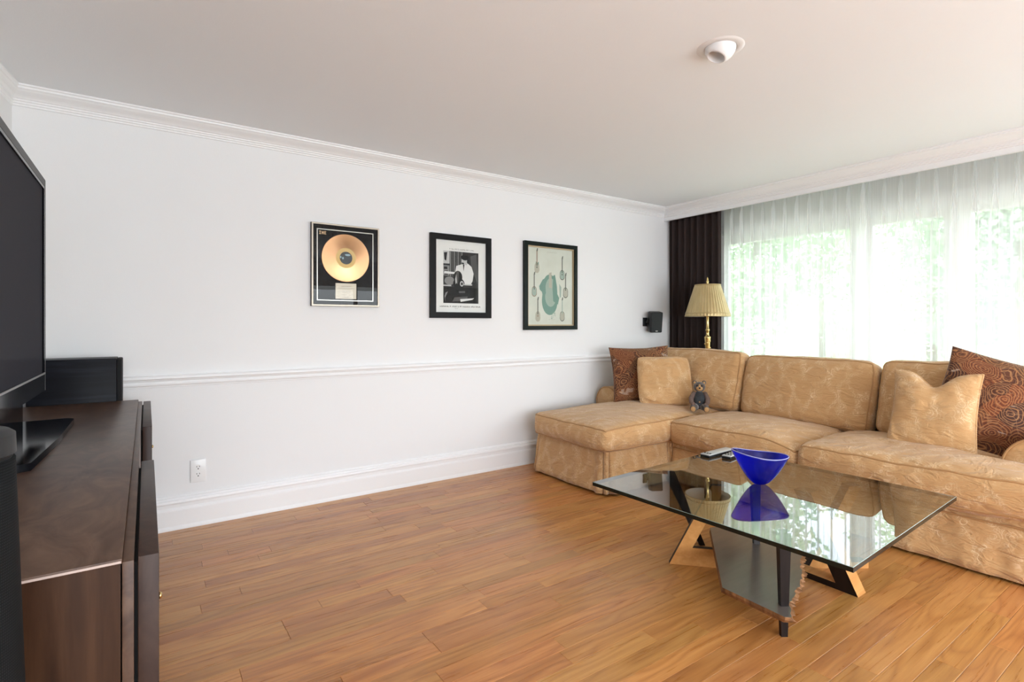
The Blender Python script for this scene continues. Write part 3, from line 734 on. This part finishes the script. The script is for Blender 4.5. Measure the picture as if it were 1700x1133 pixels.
def taper_leg(p0, p1, w0, w1):
    g = G(); a, b_ = Vector(p0), Vector(p1); d = Matrix.Rotation(YAW * -1, 3, 'Z'); v = []
    for p, w in ((a, w0), (b_, w1)):
        for x, y in ((-1, -.7), (1, -.7), (1, .7), (-1, .7)):
            q = d @ Vector((x * w / 2, y * w / 2, 0)); v.append(T3(p.x + q.x, p.y + q.y, p.z))
    g.add(v, [(3, 2, 1, 0), (4, 5, 6, 7), (0, 1, 5, 4), (1, 2, 6, 5), (2, 3, 7, 6), (3, 0, 4, 7)]); g.build('leg', M['dark_leg'], tab)
taper_leg((2.048, 1.094, 0), (2.048, 1.094, .411), .025, .046)
taper_leg((2.50, 1.47, 0), (2.535, 1.50, .411), .022, .044)
taper_leg((2.52, 1.80, 0), (2.36, 1.90, .411), .03, .06)

# blue bowl
m = NT('cobalt_glass')
gl = m.n('ShaderNodeBsdfGlossy'); gl.inputs['Roughness'].default_value = .03
tr = m.n('ShaderNodeBsdfTransparent'); tl = m.n('ShaderNodeBsdfTranslucent'); nz = m.noise(m.coord(), 14, 3, .5, 1.0)
m.l(m.mix(nz, (.015, .09, .85), (.05, .20, 1.0)), tr.inputs[0]); m.l(m.mix(nz, (.002, .02, .62), (.004, .05, .88)), tl.inputs[0])
x1 = m.n('ShaderNodeMixShader'); x1.inputs[0].default_value = .55; m.t.links.new(tr.outputs[0], x1.inputs[1]); m.t.links.new(tl.outputs[0], x1.inputs[2])
lw = m.n('ShaderNodeLayerWeight'); lw.inputs[0].default_value = .5
x2 = m.n('ShaderNodeMixShader'); m.l(m.math('ADD', .04, m.math('MULTIPLY', .9, m.math('POWER', lw.outputs['Facing'], 5))), x2.inputs[0]); m.t.links.new(x1.outputs[0], x2.inputs[1]); m.t.links.new(gl.outputs[0], x2.inputs[2])
M['cobalt'] = m.surf(x2.outputs[0])
M['cobalt_rim'] = plain('cobalt_rim', (.36, .36, .62), .12)
def bowl(loc, rz):
    R = Matrix.Rotation(rz, 4, 'Z'); n = 64; prof = []; v = []
    def P(t, a, off):
        r = (.018 + .110 * (t ** .60)); ex, ey = 1.0, .80
        top = .150 + .012 * math.cos(a - PI) + .006 * math.cos(2 * a)
        z = t * top
        rr = (r - off) * (1 + .06 * math.cos(2 * a) * t)
        return Vector((rr * ex * math.cos(a), rr * ey * math.sin(a), z + (off * .9 if t < .1 else 0)))
    ts = [0, .02, .06, .12, .2, .3, .42, .55, .7, .85, .96, 1]
    g = G(); rows = [[P(t, 2 * PI * i / n, 0) for i in range(n)] for t in ts] + [[P(t, 2 * PI * i / n, .006) for i in range(n)] for t in ts[::-1]]
    v = [R @ p for row in rows for p in row]; f = [(j * n + i, j * n + (i + 1) % n, (j + 1) * n + (i + 1) % n, (j + 1) * n + i) for j in range(len(rows) - 1) for i in range(n)]
    f += [tuple(range(n))[::-1], tuple((len(rows) - 1) * n + i for i in range(n))]
    o = to_obj('glass_bowl', v, f, M['cobalt'], None, True, loc=loc); tag(o, 'cobalt blue glass bowl with a wavy rim on the coffee table', 'bowl')
    G().tube([R @ (P(1, 2 * PI * i / n, .003)) for i in range(n)], .0024, 6, closed=True).build('rim', M['cobalt_rim'], o, True)
bowl((2.485, 1.445, .430), -YAW + A(-4))

# remote controls
silver = plain('silver_plastic', (.62, .63, .62), .35, .25)
def remote(loc, rz, Lx, W, label, keys):
    t = empty('remote_control', loc, rz); tag(t, label, 'remote', 'remote controls on the coffee table')
    autosmooth(G().bbox(-Lx / 2, Lx / 2, -W / 2, W / 2, 0, .013, .004).build('shell', M['black_metal'], t))
    autosmooth(G().bbox(-Lx / 2 + .001, Lx / 2 - .001, -W / 2 + .001, W / 2 - .001, .0125, .0195, .003).build('face_plate', silver, t))
    for k in range(keys):
        x = -Lx / 2 + .03 + (Lx - .06) * (k // 3) / max(1, (keys - 1) // 3); y = (-1 + k % 3) * W * .28
        G().bbox(x - .006, x + .006, y - .0045, y + .0045, .019, .0225, .001, seg=1).build('button', M['black_metal'], t)
remote((2.85, 1.925, .430), A(2), .27, .062, 'plain silver remote control at the far edge of the glass table', 3)
remote((2.885, 1.842, .430), A(9), .20, .056, 'silver remote control with black buttons nearest the blue bowl', 15)

# ------------------------------------------------------------------ pictures
def frame_ring(g, w, h, bw, d0, d1, mi=0):
    g.box(-w / 2, w / 2, -d1, -d0, h / 2 - bw, h / 2, mi); g.box(-w / 2, w / 2, -d1, -d0, -h / 2, -h / 2 + bw, mi)
    g.box(-w / 2, -w / 2 + bw, -d1, -d0, -h / 2 + bw, h / 2 - bw, mi); g.box(w / 2 - bw, w / 2, -d1, -d0, -h / 2 + bw, h / 2 - bw, mi)
    return g
def flat(g, poly, y, mi=0): g.add([(x, y, z) for x, z in poly], [tuple(range(len(poly)))], mi)
def disc(cx, cz, rx, rz, n=24, a0=0, a1=2 * PI): return [(cx + rx * math.cos(a0 + (a1 - a0) * i / n), cz + rz * math.sin(a0 + (a1 - a0) * i / n)) for i in range(n)]
def rect(x0, x1, z0, z1): return [(x0, z0), (x1, z0), (x1, z1), (x0, z1)]
def scribble(g, x0, x1, z, hgt, y, rnd, mi, dens=.9):
    x = x0
    while x < x1:
        wd = hgt * rnd.uniform(.35, .8)
        if rnd.random() < dens:
            k = rnd.random()
            flat(g, rect(x, x + wd * .35, z, z + hgt * rnd.uniform(.6, 1)), y, mi)
            flat(g, rect(x, x + wd * .8, z + hgt * (.0 if k < .5 else .5), z + hgt * (.22 if k < .5 else .75)), y, mi)
        x += wd + hgt * .18
black_lacquer = plain('black_frame', (.006, .006, .0065), .4, Specular_IOR_Level=.15); paper = plain('white_paper', (.80, .80, .79), .6)
# 1 gold record
t = empty('framed_record', (1.150, YB, 1.626)); tag(t, 'framed gold record with engraved plaque, leftmost on the wall', 'picture', 'pictures on the long wall')
W_, H_ = .470, .566
silver_metal = plain('champagne_metal', (.40, .35, .29), .42, 1.0)
fr = frame_ring(G(), W_, H_, .010, .0, .030).build('frame', silver_metal, t)
frame_ring(G(), W_ + .003, H_ + .003, .0015, .0, .024).build('frame_side', black_lacquer, fr)
bd = G().box(-W_ / 2 + .009, W_ / 2 - .009, -.012, -.001, -H_ / 2 + .009, H_ / 2 - .009).build('backing', plain('black_board', (.004, .004, .005), .5, Specular_IOR_Level=.08), t)
frame_ring(G(), W_ - .075, H_ - .075, .0055, .012, .014).build('inlay', plain('silver_inlay', (.55, .53, .48), .3, .9), bd)
m = NT('gold_disc'); tg = m.n('ShaderNodeTangent', direction_type='RADIAL', axis='Z')
rad = m.math('POWER', m.math('ADD', m.math('POWER', m.sep(m.coord())[0], 2), m.math('POWER', m.sep(m.coord())[1], 2)), .5)
gr = m.math('SINE', m.math('MULTIPLY', rad, 2600))
p = m.n('ShaderNodeBsdfPrincipled'); p.inputs['Base Color'].default_value = (.54, .30, .155, 1); p.inputs['Metallic'].default_value = 1; p.inputs['Roughness'].default_value = .30
p.inputs['Anisotropic'].default_value = .85; m.t.links.new(tg.outputs[0], p.inputs['Tangent']); m.l(m.bump(gr, .03, .001), p.inputs['Normal'])
gold = m.surf(p.outputs[0])
rc = G().lathe([(.004, 0), (.150, 0), (.152, .001), (.150, .003), (.055, .003), (.053, .0035), (.004, .0035)], 72).build('gold_disc', gold, t, False, loc=(0, -.012, .055), rot=(A(90), 0, 0)); autosmooth(rc)
rc.scale = (1.10, 1.10, 1)
G().lathe([(0, .0036), (.064, .0036), (.064, .0044), (0, .0046)], 48).build('label_ring', plain('tan_label', (.50, .33, .12), .4, .4), rc, False)
lb = G().lathe([(0, .0046), (.040, .0046), (.039, .0052), (0, .0053)], 48).build('label', plain('dark_label', (.006, .010, .016), .25), rc, False)
g = G(); g.add([(q[0], q[1], .0056) for q in disc(.010, .020, .018, .007)], [tuple(range(24))]); g.add([(q[0], q[1], .0056) for q in disc(-.020, -.002, .005, .008)], [tuple(range(24))]); g.add([(q[0], q[1], .0056) for q in disc(-.034, .004, .004, .007)], [tuple(range(24))])
g.build('label_print', plain('label_print', (.30, .42, .48), .3), lb)
pq = G().bbox(-.073, .073, -.016, -.012, -.232, -.122, .001, seg=1).build('plaque', plain('champagne_plaque', (.46, .40, .32), .38, .35), t)
g = G(); rd = random.Random(3)
for x0, x1, z, hh, de in ((-.035, .035, -.147, .006, 1), (-.058, .056, -.160, .006, 1), (-.028, .035, -.168, .003, .8), (-.056, -.042, -.183, .007, .9), (-.028, .030, -.183, .007, .9), (-.022, .028, -.191, .003, .8), (-.056, .054, -.207, .008, .65), (-.034, .034, -.224, .009, .6)): scribble(g, x0, x1, z, hh, -.0163, rd, 0, de)
g.build('engraving', plain('engraving', (.05, .035, .025), .6), pq)
g = G(); y = -.0125                                      # small gilt initials in the corner
for x0, pat in ((-.182, ((0, .012, .018, .022), (0, .012, .0, .004), (.004, .008, .004, .018))), (-.165, ((0, .004, 0, .022), (.010, .014, 0, .022), (.004, .010, .008, .014))), (-.147, ((0, .004, 0, .022), (0, .012, .018, .022), (0, .010, .009, .013), (0, .012, 0, .004)))):
    for a, b, c, d in pat: flat(g, rect(x0 + a, x0 + b, .208 + c, .208 + d), y)
g.build('gilt_initials', plain('gilt', (.62, .42, .24), .35, .6), bd)
def glaze(par, w, h, y): to_obj('glazing', [(-w / 2, -y, -h / 2), (w / 2, -y, -h / 2), (w / 2, -y, h / 2), (-w / 2, -y, h / 2)], [(0, 1, 2, 3)], M['frame_glass'], par, recalc=False)
glaze(t, W_ - .02, H_ - .02, .0245)
# 2 black and white photograph
t = empty('framed_photograph', (2.073, YB, 1.596)); tag(t, 'black framed black-and-white photograph of a guitarist, middle picture', 'picture', 'pictures on the long wall')
W_, H_ = .552, .660
frame_ring(G(), W_, H_, .046, 0, .028).build('frame', black_lacquer, t)
G().box(-W_ / 2 + .04, W_ / 2 - .04, -.010, -.001, -H_ / 2 + .04, H_ / 2 - .04).build('mat', paper, t)
sh = [plain('print_%d' % i, (q, q, q), .6, Specular_IOR_Level=.08) for i, q in enumerate((.008, .03, .09, .24, .52, .75))]
g = G(); x0, x1, z0, z1 = -.160, .160, -.212, .200; y = -.0103
LY = [0]
def ph(poly, mi): LY[0] += 1; flat(g, poly, y - LY[0] * .00002, mi)
ph(rect(x0, x1, z0, z1), 1)
ph(rect(x0, -.105, .10, z1), 4); ph([(-.155, .185), (-.125, .19), (-.135, .12), (-.15, .13)], 0); ph(rect(x0, -.105, .005, .085), 3); ph(rect(-.155, -.125, .055, .075), 0); ph(rect(-.15, -.12, .01, .045), 1)
for i in range(7): ph(rect(-.10 + i * .017, -.092 + i * .017, .0, z1), 3 if i % 2 == 0 else 2)
ph(rect(.07, x1, -.05, .19), 1); ph([(.085, .17), (.14, .19), (.155, .05), (.15, -.05), (.09, .09)], 2)
ph([(-.155, .02), (-.06, .02), (-.055, .035), (-.15, .04)], 5); ph(disc(-.105, -.035, .045, .033), 3); ph(rect(x0, -.09, -.078, -.068), 4)
ph([(-.045, .085), (.0, .10), (.055, .115), (.095, .085), (.115, .03), (.105, -.03), (.09, -.055), (.01, -.055), (-.005, -.01), (-.02, .03), (-.055, .0), (-.065, -.01)], 5)   # white shirt
ph([(.015, .10), (.022, .045), (.03, .10)], 1)
ph(disc(.028, .135, .030, .036), 4); ph(disc(.034, .158, .034, .024), 0); ph([(.0, .145), (.01, .165), (-.002, .11)], 0); ph([(.055, .16), (.068, .13), (.06, .105), (.052, .12)], 0); ph([(.005, .115), (.012, .10), (.028, .104), (.02, .116)], 0); ph([(.035, .125), (.05, .135), (.055, .10), (.04, .095)], 4)
ph(disc(-.03, -.005, .040, .052), 0); ph(disc(-.022, -.055, .052, .045), 0); ph([(-.045, .04), (-.02, .045), (-.03, -.06), (-.05, -.05)], 2)                                         # guitar
ph(disc(.005, -.055, .017, .022), 4); ph(disc(.006, -.055, .009, .012), 0); ph([(-.055, -.02), (-.045, .02), (-.04, -.045), (-.05, -.06)], 4)
ph(rect(.025, .10, -.066, -.055), 4); ph(rect(x0, x1, z0, -.085), 0); ph([(-.02, -.115), (.035, -.112), (.035, -.128), (-.02, -.13)], 2)
ph([(-.06, -.165), (.06, -.155), (.05, -.19), (-.08, -.20)], 2); ph([(-.01, -.178), (.12, -.168), (.10, -.182), (-.005, -.20)], 5); ph([(-.14, -.13), (-.12, -.12), (-.145, -.17), (-.14, -.205), (-.15, -.16)], 3)
scribble(g, -.105, .115, .213, .010, y - .002, random.Random(5), 2, .9); scribble(g, -.190, .190, -.243, .012, y - .002, random.Random(6), 1, .85); scribble(g, -.06, -.03, -.256, .005, y - .002, random.Random(8), 3, .8)
g.build('photo_print', sh, t, recalc=False); glaze(t, W_ - .085, H_ - .085, .020)
# 3 guitar chart
t = empty('framed_chart', (2.991, YB, 1.555)); tag(t, 'dark framed pale green chart of six guitars, nearest the sofa', 'picture', 'pictures on the long wall')
W_, H_ = .606, .776
m = NT('dark_green_frame'); f = m.noise(m.coord(), 20, 2); dgf = m.bsdf(m.mix(f, (.003, .006, .0055), (.006, .012, .010)), .3, Specular_IOR_Level=.2)
frame_ring(G(), W_, H_, .036, 0, .032).build('frame', dgf, t)
frame_ring(G(), W_ - .070, H_ - .070, .012, .002, .020).build('fillet', plain('gold_fillet', (.50, .38, .24), .35, .5), t)
m = NT('aged_paper'); co = m.coord(); f = m.noise(co, 7, 4)
G().box(-W_ / 2 + .03, W_ / 2 - .03, -.009, -.001, -H_ / 2 + .03, H_ / 2 - .03).build('chart_sheet', m.bsdf(m.mix(f, (.56, .58, .50), (.72, .74, .67)), .6), t)
pm = [plain('chart_%d' % i, q, .5) for i, q in enumerate(((.10, .11, .09), (.15, .28, .23), (.44, .42, .34), (.27, .18, .12), (.33, .42, .36)))]
g = G(); y = -.0094; LY[0] = 0
def body(cx, cz, s, mi):
    pts = []
    for i in range(40):
        a = 2 * PI * i / 40; r = 1 + .28 * math.cos(2 * a + PI) * (1 if math.sin(a) < 0 else .8) - .10 * math.sin(a)
        pts.append((cx + s * (1.05 if s < .05 else .84) * r * math.cos(a), cz + s * 1.08 * r * math.sin(a)))
    ph(pts, mi)
def guitar(cx, cz, s, cols, kind=0):
    global g
    g = G(); body(cx, cz, s, cols[0]); body(cx, cz, s * .86, cols[1])
    if kind == 1: ph([(cx + s * .0, cz + s * .2), (cx + s * .55, cz + s * .9), (cx + s * .6, cz + s * 1.5), (cx + s * .2, cz + s * 1.2), (cx - s * .4, cz + s * 1.5), (cx - s * .3, cz + s * .6)], 1)
    ph(rect(cx - s * .15, cx + s * .15, cz + s * .4, cz + s * 4.3), cols[2]); ph([(cx - s * .2, cz + s * 4.2), (cx + s * .22, cz + s * 4.2), (cx + s * .34, cz + s * 5.0), (cx, cz + s * 4.9)], 0)
    ph(disc(cx, cz, s * .2, s * .2, 12), cols[3]); g.build('printed_guitar', pm, t, recalc=False)
body(-.01, -.055, .135, 1); body(.0, -.04, .095, 4); ph([(-.02, .12), (.01, .13), (.015, -.02), (-.02, -.02)], 2); ph(disc(-.005, -.07, .045, .06), 4); ph([(.03, .10), (.05, .11), (.07, .02), (.075, -.06), (.10, -.10), (.085, -.16), (.03, -.13), (.022, -.02)], 1); ph([(-.13, .0), (-.09, .06), (-.045, .08), (-.06, .02), (-.055, -.06), (-.075, -.10), (-.10, -.05), (-.125, -.03)], 1)
ph([(.10, .03), (.125, .0), (.12, -.09), (.105, -.1)], 4)
g.build('green_silhouette', pm, t, recalc=False)  # large green guitar-body shape and patches in the middle of the chart
guitar(-.155, .165, .034, (2, 2, 3, 0), 1); guitar(.135, .115, .034, (0, 4, 0, 0)); guitar(-.185, -.045, .034, (3, 4, 0, 2)); guitar(.175, -.045, .036, (0, 2, 0, 2)); guitar(-.145, -.265, .034, (2, 2, 0, 3)); guitar(.135, -.262, .034, (0, 2, 4, 2))
g = G(); scribble(g, -.04, .07, .305, .006, y - .002, random.Random(11), 2, .9); scribble(g, -.02, .05, -.30, .008, y - .002, random.Random(12), 2, .7)
for i in range(14): a = i * .45; ph(disc(.03 + .022 * math.cos(a), -.262 + .026 * math.sin(a * 1.3), .005, .005, 10), 4)
g.build('printed_lettering', pm, t, recalc=False)['kind'] = 'stuff'; glaze(t, W_ - .09, H_ - .09, .014)

# ------------------------------------------------------------------ wall outlet
t = empty('wall_outlet', (.258, YB, .329)); tag(t, 'white duplex wall outlet beside the console', 'outlet')
autosmooth(G().bbox(-.041, .041, -.008, 0, -.068, .068, .003).build('cover_plate', M['white_plastic'], t))
for dz in (.0215, -.0215):
    r = G().prism([(.017 * math.cos(a) * (1 if abs(math.cos(a)) < .8 else .95), .0175 * math.sin(a)) for a in [2 * PI * i / 24 for i in range(24)]], 0, .002, M=Matrix.Translation((0, -.0075, dz)) @ Matrix.Rotation(A(90), 4, 'X')).build('receptacle', M['white_plastic'], t)
    g = G(); g.box(-.0085, -.0055, -.0105, -.009, dz + .001, dz + .009); g.box(.0055, .0085, -.0105, -.009, dz + .001, dz + .009); g.lathe([(0, 0), (.0035, 0), (.0035, .001), (0, .001)], 12, M=Matrix.Translation((0, -.0095, dz - .008)) @ Matrix.Rotation(A(90), 4, 'X'))
    g.build('slots', M['dark_slot'], r)

# ------------------------------------------------------------------ ceiling spotlight (white eyeball, unlit)
t = empty('ceiling_spotlight', (2.085, 1.395, ZC)); tag(t, 'round white recessed eyeball light in the ceiling', 'ceiling light')
white = paint('fitting_white', (.84, .84, .84), .5, 60, .02)
G().lathe([(.066, -.0005), (.070, -.004), (.092, -.0035), (.100, 0)], 48, ripple=lambda a, j: 1).build('trim_ring', white, t, True)
Mx = Matrix.Translation((0, 0, .004)) @ Matrix.Rotation(A(24), 4, Vector((.45, .9, 0)).normalized())
pr = [(.066 * math.cos(q), -.066 * math.sin(q)) for q in [A(-12 + 6 * i) for i in range(12)]]
G().lathe(pr + [(.036, -.050), (.040, -.02), (.040, .02), (0, .02)], 40, M=Mx, ripple=lambda a, j: 1).build('eyeball', white, t, True)

# ------------------------------------------------------------------ media console
cs = empty('media_console', (-.30, 2.3, 0)); tag(cs, 'long dark walnut media console under the television', 'cabinet')
def B(x0, x1, y0, y1, z0, z1): return (x0 + .30, x1 + .30, y0 - 2.3, y1 - 2.3, z0, z1)
CT = .810; CY0, CY1 = 1.145, 3.50; XF = -.035; XB = -.555
autosmooth(G().bbox(*B(XB, XF, CY0, CY1, CT - .009, CT), .0008).build('top', M['walnut_top'], cs))
G().box(*B(XB, XF - .001, CY0 - .001, CY0 + .0005, CT - .0075, CT - .0035)).build('edge_strip', plain('pale_edge', (.50, .40, .36), .3), cs)
G().box(*B(XB, XF - .002, CY0 + .002, CY0 + .024, .06, CT - .009)).build('side_panel', M['walnut_side'], cs)
G().box(*B(XB, XF - .002, CY1 - .024, CY1 - .002, .06, CT - .009)).build('side_panel', M['walnut_side'], cs)
G().box(*B(XB, XB + .012, CY0 + .024, CY1 - .024, .06, CT - .009)).build('back_panel', M['walnut_side'], cs)
G().box(*B(XB + .012, XF - .004, CY0 + .024, CY1 - .024, .06, .085)).build('bottom_panel', M['walnut_side'], cs)
G().box(*B(XB + .012, XF - .03, CY0 + .024, CY1 - .024, .44, .46)).build('shelf', M['walnut_side'], cs)
G().box(*B(XB + .02, XF - .02, CY0 + .03, CY1 - .03, 0, .06)).build('plinth', M['dark_leg'], cs)
autosmooth(G().bbox(*B(XF, XF + .017, CY0 + .001, CY1 - .03, .06, CT - .007), .001).build('front_rail', M['walnut_top'], cs))
dk = plain('black_gap', (.004, .004, .004), .8)
for y0, y1 in ((CY0 + .004, 1.945), (2.585, CY1 - .06)):
    d = autosmooth(G().bbox(*B(XF + .0225, XF + .054, y0, y1, .07, CT - .004), .0018).build('door', M['walnut_door'], cs))
    G().box(*B(XF + .017, XF + .0225, y0 + .02, y1 - .02, .10, CT - .02)).build('gap_shade_strip', dk, d)  # black strip put in for the shade of the gap behind the door
    for z in (.72, .18):
        G().lathe([(0, 0), (.006, 0), (.006, .003), (.003, .005), (0, .005)], 12, M=Matrix.Translation((XF + .054 + .30, y0 + .02 - 2.3, z)) @ Matrix.Rotation(A(90), 4, 'Y')).build('stud', M['brass'], d, True)

# ------------------------------------------------------------------ television
tv = empty('television', (-.40, 2.25, CT)); tag(tv, 'large flat television with a glossy black bezel on the console', 'television')
def BT(x0, x1, y0, y1, z0, z1): return (x0 + .40, x1 + .40, y0 - 2.25, y1 - 2.25, z0 - CT, z1 - CT)
XT = -.345; Y0, Y1, Z0, Z1 = 1.52, 2.905, .945, 1.815
bz = plain('tv_bezel', (.035, .035, .034), .45)
g = G(); bw = .040
g.box(*BT(XT - .05, XT, Y0, Y1, Z1 - bw, Z1)); g.box(*BT(XT - .05, XT, Y0, Y0 + bw * .7, Z0, Z1 - bw)); g.box(*BT(XT - .05, XT, Y1 - bw * .7, Y1, Z0, Z1 - bw)); g.box(*BT(XT - .05, XT, Y0 + bw * .7, Y1 - bw * .7, Z0, Z0 + .075))
bo = g.build('bezel', M['gloss_black'], tv)
g = G(); g.box(*BT(XT, XT + .0008, Y0, Y1, Z1 - .028, Z1)); g.box(*BT(XT, XT + .0008, Y1 - .008, Y1, Z0, Z1 - .028)); g.build('bezel_band', bz, bo)
G().box(*BT(XT, XT + .002, Y0, Y1 - .01, Z0 + .068, Z0 + .0745)).build('lower_strip', plain('grey_strip', (.30, .30, .30), .3, .5), bo)
m = NT('tv_screen'); dd = m.n('ShaderNodeBsdfDiffuse'); dd.inputs[0].default_value = (.045, .045, .054, 1); gg = m.n('ShaderNodeBsdfGlossy'); gg.inputs['Roughness'].default_value = .12
xx = m.n('ShaderNodeMixShader'); xx.inputs[0].default_value = .025; m.t.links.new(dd.outputs[0], xx.inputs[1]); m.t.links.new(gg.outputs[0], xx.inputs[2]); M['screen'] = m.surf(xx.outputs[0])
G().box(*BT(XT - .02, XT - .006, Y0 + bw * .6, Y1 - bw * .6, Z0 + .07, Z1 - bw * .9)).build('screen', M['screen'], tv)
G().bbox(*BT(XT - .10, XT - .05, Y0 + .04, Y1 - .04, Z0 + .02, Z1 - .04), .02).build('back_shell', M['black_metal'], tv)
G().box(*BT(XT - .06, XT - .02, 2.20, 2.56, CT + .02, Z0 + .05)).build('neck', M['gloss_black'], tv)
pl = [(-.56, 1.97), (-.30, 1.955), (-.265, 1.975), (-.245, 2.38), (-.243, 2.80), (-.265, 2.83), (-.56, 2.81)]
autosmooth(G().prism([(x + .40, y - 2.25) for x, y in pl], 0, .022).build('stand_base', M['gloss_black'], tv), 60)

# ------------------------------------------------------------------ speakers beside the console
t = empty('tower_speaker', (-.30, 3.60, 0)); tag(t, 'black oak tower speaker between the console and the picture wall', 'speaker', 'tower speakers')
H1 = 1.037
autosmooth(G().bbox(-.19, .170, -.095, .095, .0, H1, .004).build('cabinet', M['black_oak'], t))
autosmooth(G().bbox(.170, .192, -.094, .094, .03, H1 - .004, .006).build('grille', plain('black_cloth', (.006, .006, .007), .9), t))
def dots(name):
    m = NT(name); co = m.coord(); s = m.sep(co)
    a = m.math('SINE', m.math('MULTIPLY', s[2], 1700)); b = m.math('SINE', m.math('MULTIPLY', m.math('ARCTAN2', s[1], s[0]), 170))
    f = m.step(m.math('ADD', a, b), .2, 1.2); return m.bsdf(m.mix(f, (.004, .0045, .005), (.014, .0155, .017)), .8, 0, m.bump(f, .3, .002), Specular_IOR_Level=.15)
t = empty('tower_speaker', (-.212, .968, -.010)); tag(t, 'round charcoal mesh tower speaker at the near end of the console', 'speaker', 'tower speakers')
R0, R1 = .0665, .099
G().lathe([(R1 + .02, .010), (R1 + .022, .025), (R1 + .004, .03)], 48).build('base', M['black_metal'], t, True)
G().lathe([(R1 + (R0 - R1) * 0, .03)] + [(R1 + (R0 - R1) * (.03 + .97 * k / 12), .03 + 1.02 * k / 12) for k in range(1, 13)], 64).build('grille', dots('speaker_mesh'), t, True)
autosmooth(G().lathe([(R0 - .004, 1.05), (R0 - .002, 1.055), (R0 + .001, 1.057), (R0, 1.083), (R0 - .006, 1.088), (0, 1.0885)], 64).build('cap', plain('charcoal_cap', (.022, .023, .025), .5, Specular_IOR_Level=.25), t), 40)

# ------------------------------------------------------------------ outside the window
def ground_mat():
    m = NT('lawn'); co = m.coord(); f = m.noise(co, .9, 5); g2 = m.noise(co, 30, 3)
    return m.bsdf(m.mix(m.math('MULTIPLY', f, m.math('ADD', g2, .4)), (.10, .16, .05), (.30, .38, .16)), .9)
lawn = G().box(5.1, 40, -25, 28, -.6, -.45).build('lawn', ground_mat()); tag(lawn, 'sunlit front lawn outside the window', kind='structure')
rd_ = G().box(7.2, 16, -25, 28, -.45, -.44).build('driveway', plain('pale_concrete', (.46, .47, .45), .85)); tag(rd_, 'pale concrete drive beyond the lawn', kind='structure')
ev = G().box(5.03, 5.62, -3, 4.2, 2.36, 2.42).box(5.62, 5.66, -3, 4.2, 2.28, 2.60).build('roof_eave', M['trim']); tag(ev, 'white roof eave above the outside of the window', kind='structure')
def leaf_mat(name, a, b):
    m = NT(name); f = m.noise(m.coord(), 4, 3); c = m.mix(f, a, b)
    d = m.n('ShaderNodeBsdfDiffuse'); t_ = m.n('ShaderNodeBsdfTranslucent'); m.l(c, d.inputs[0]); m.l(c, t_.inputs[0])
    x = m.n('ShaderNodeMixShader'); x.inputs[0].default_value = .4; m.t.links.new(d.outputs[0], x.inputs[1]); m.t.links.new(t_.outputs[0], x.inputs[2]); return m.surf(x.outputs[0])
leafs = [leaf_mat('leaves_a', (.26, .42, .22), (.46, .62, .40)), leaf_mat('leaves_b', (.24, .38, .24), (.42, .56, .40))]
bark = plain('bark', (.12, .09, .07), .9, 0, .3, 20)
def tree(x, y, h, rad, n, seed, label, k):
    r = random.Random(seed); t = empty('garden_tree', (x, y, -.45)); tag(t, label, 'tree', 'trees outside the window')
    G().tube([(0, 0, 0), (.05, .03, h * .3), (0, .05, h * .6), (.04, 0, h * .85)], [.16, .13, .09, .03], 10).build('trunk', bark, t, True)
    blobs = [(Vector((r.uniform(-1, 1) * rad * .6, r.uniform(-1, 1) * rad * .6, h * r.uniform(.22, 1.0))), rad * r.uniform(.35, .6)) for _ in range(16)]
    v = []; f = []
    for i in range(n):
        c, R_ = blobs[i % 16]; d = Vector((r.gauss(0, 1), r.gauss(0, 1), r.gauss(0, 1))).normalized() * R_ * (r.random() ** .4); p = c + d
        a = Vector((r.gauss(0, 1), r.gauss(0, 1), r.gauss(0, .6))).normalized() * .085; b = a.cross(Vector((r.gauss(0, 1), r.gauss(0, 1), r.gauss(0, 1)))).normalized() * .05
        q = len(v); v += [p - a, p + b, p + a, p - b]; f.append((q, q + 1, q + 2, q + 3))
    to_obj('foliage', v, f, leafs[k % 2], t, recalc=False)['kind'] = 'stuff'
tree(11.0, 6.4, 5.5, 1.9, 9000, 1, 'leafy garden tree seen through the sheers nearest the drape', 0)
tree(13.2, 2.6, 6.0, 2.1, 9000, 2, 'leafy garden tree seen through the sheers above the dented tan pillow', 1)
for i, (x, y) in enumerate(((20, 13.4), (28, 13.0), (20.5, 6.2))):
    tree(x, y, 7.5, 2.6, 7000, 20 + i, ['far tree across the drive, leftmost of the row', 'far tree across the drive, middle of the row', 'far tree across the drive, rightmost of the row'][i], i)
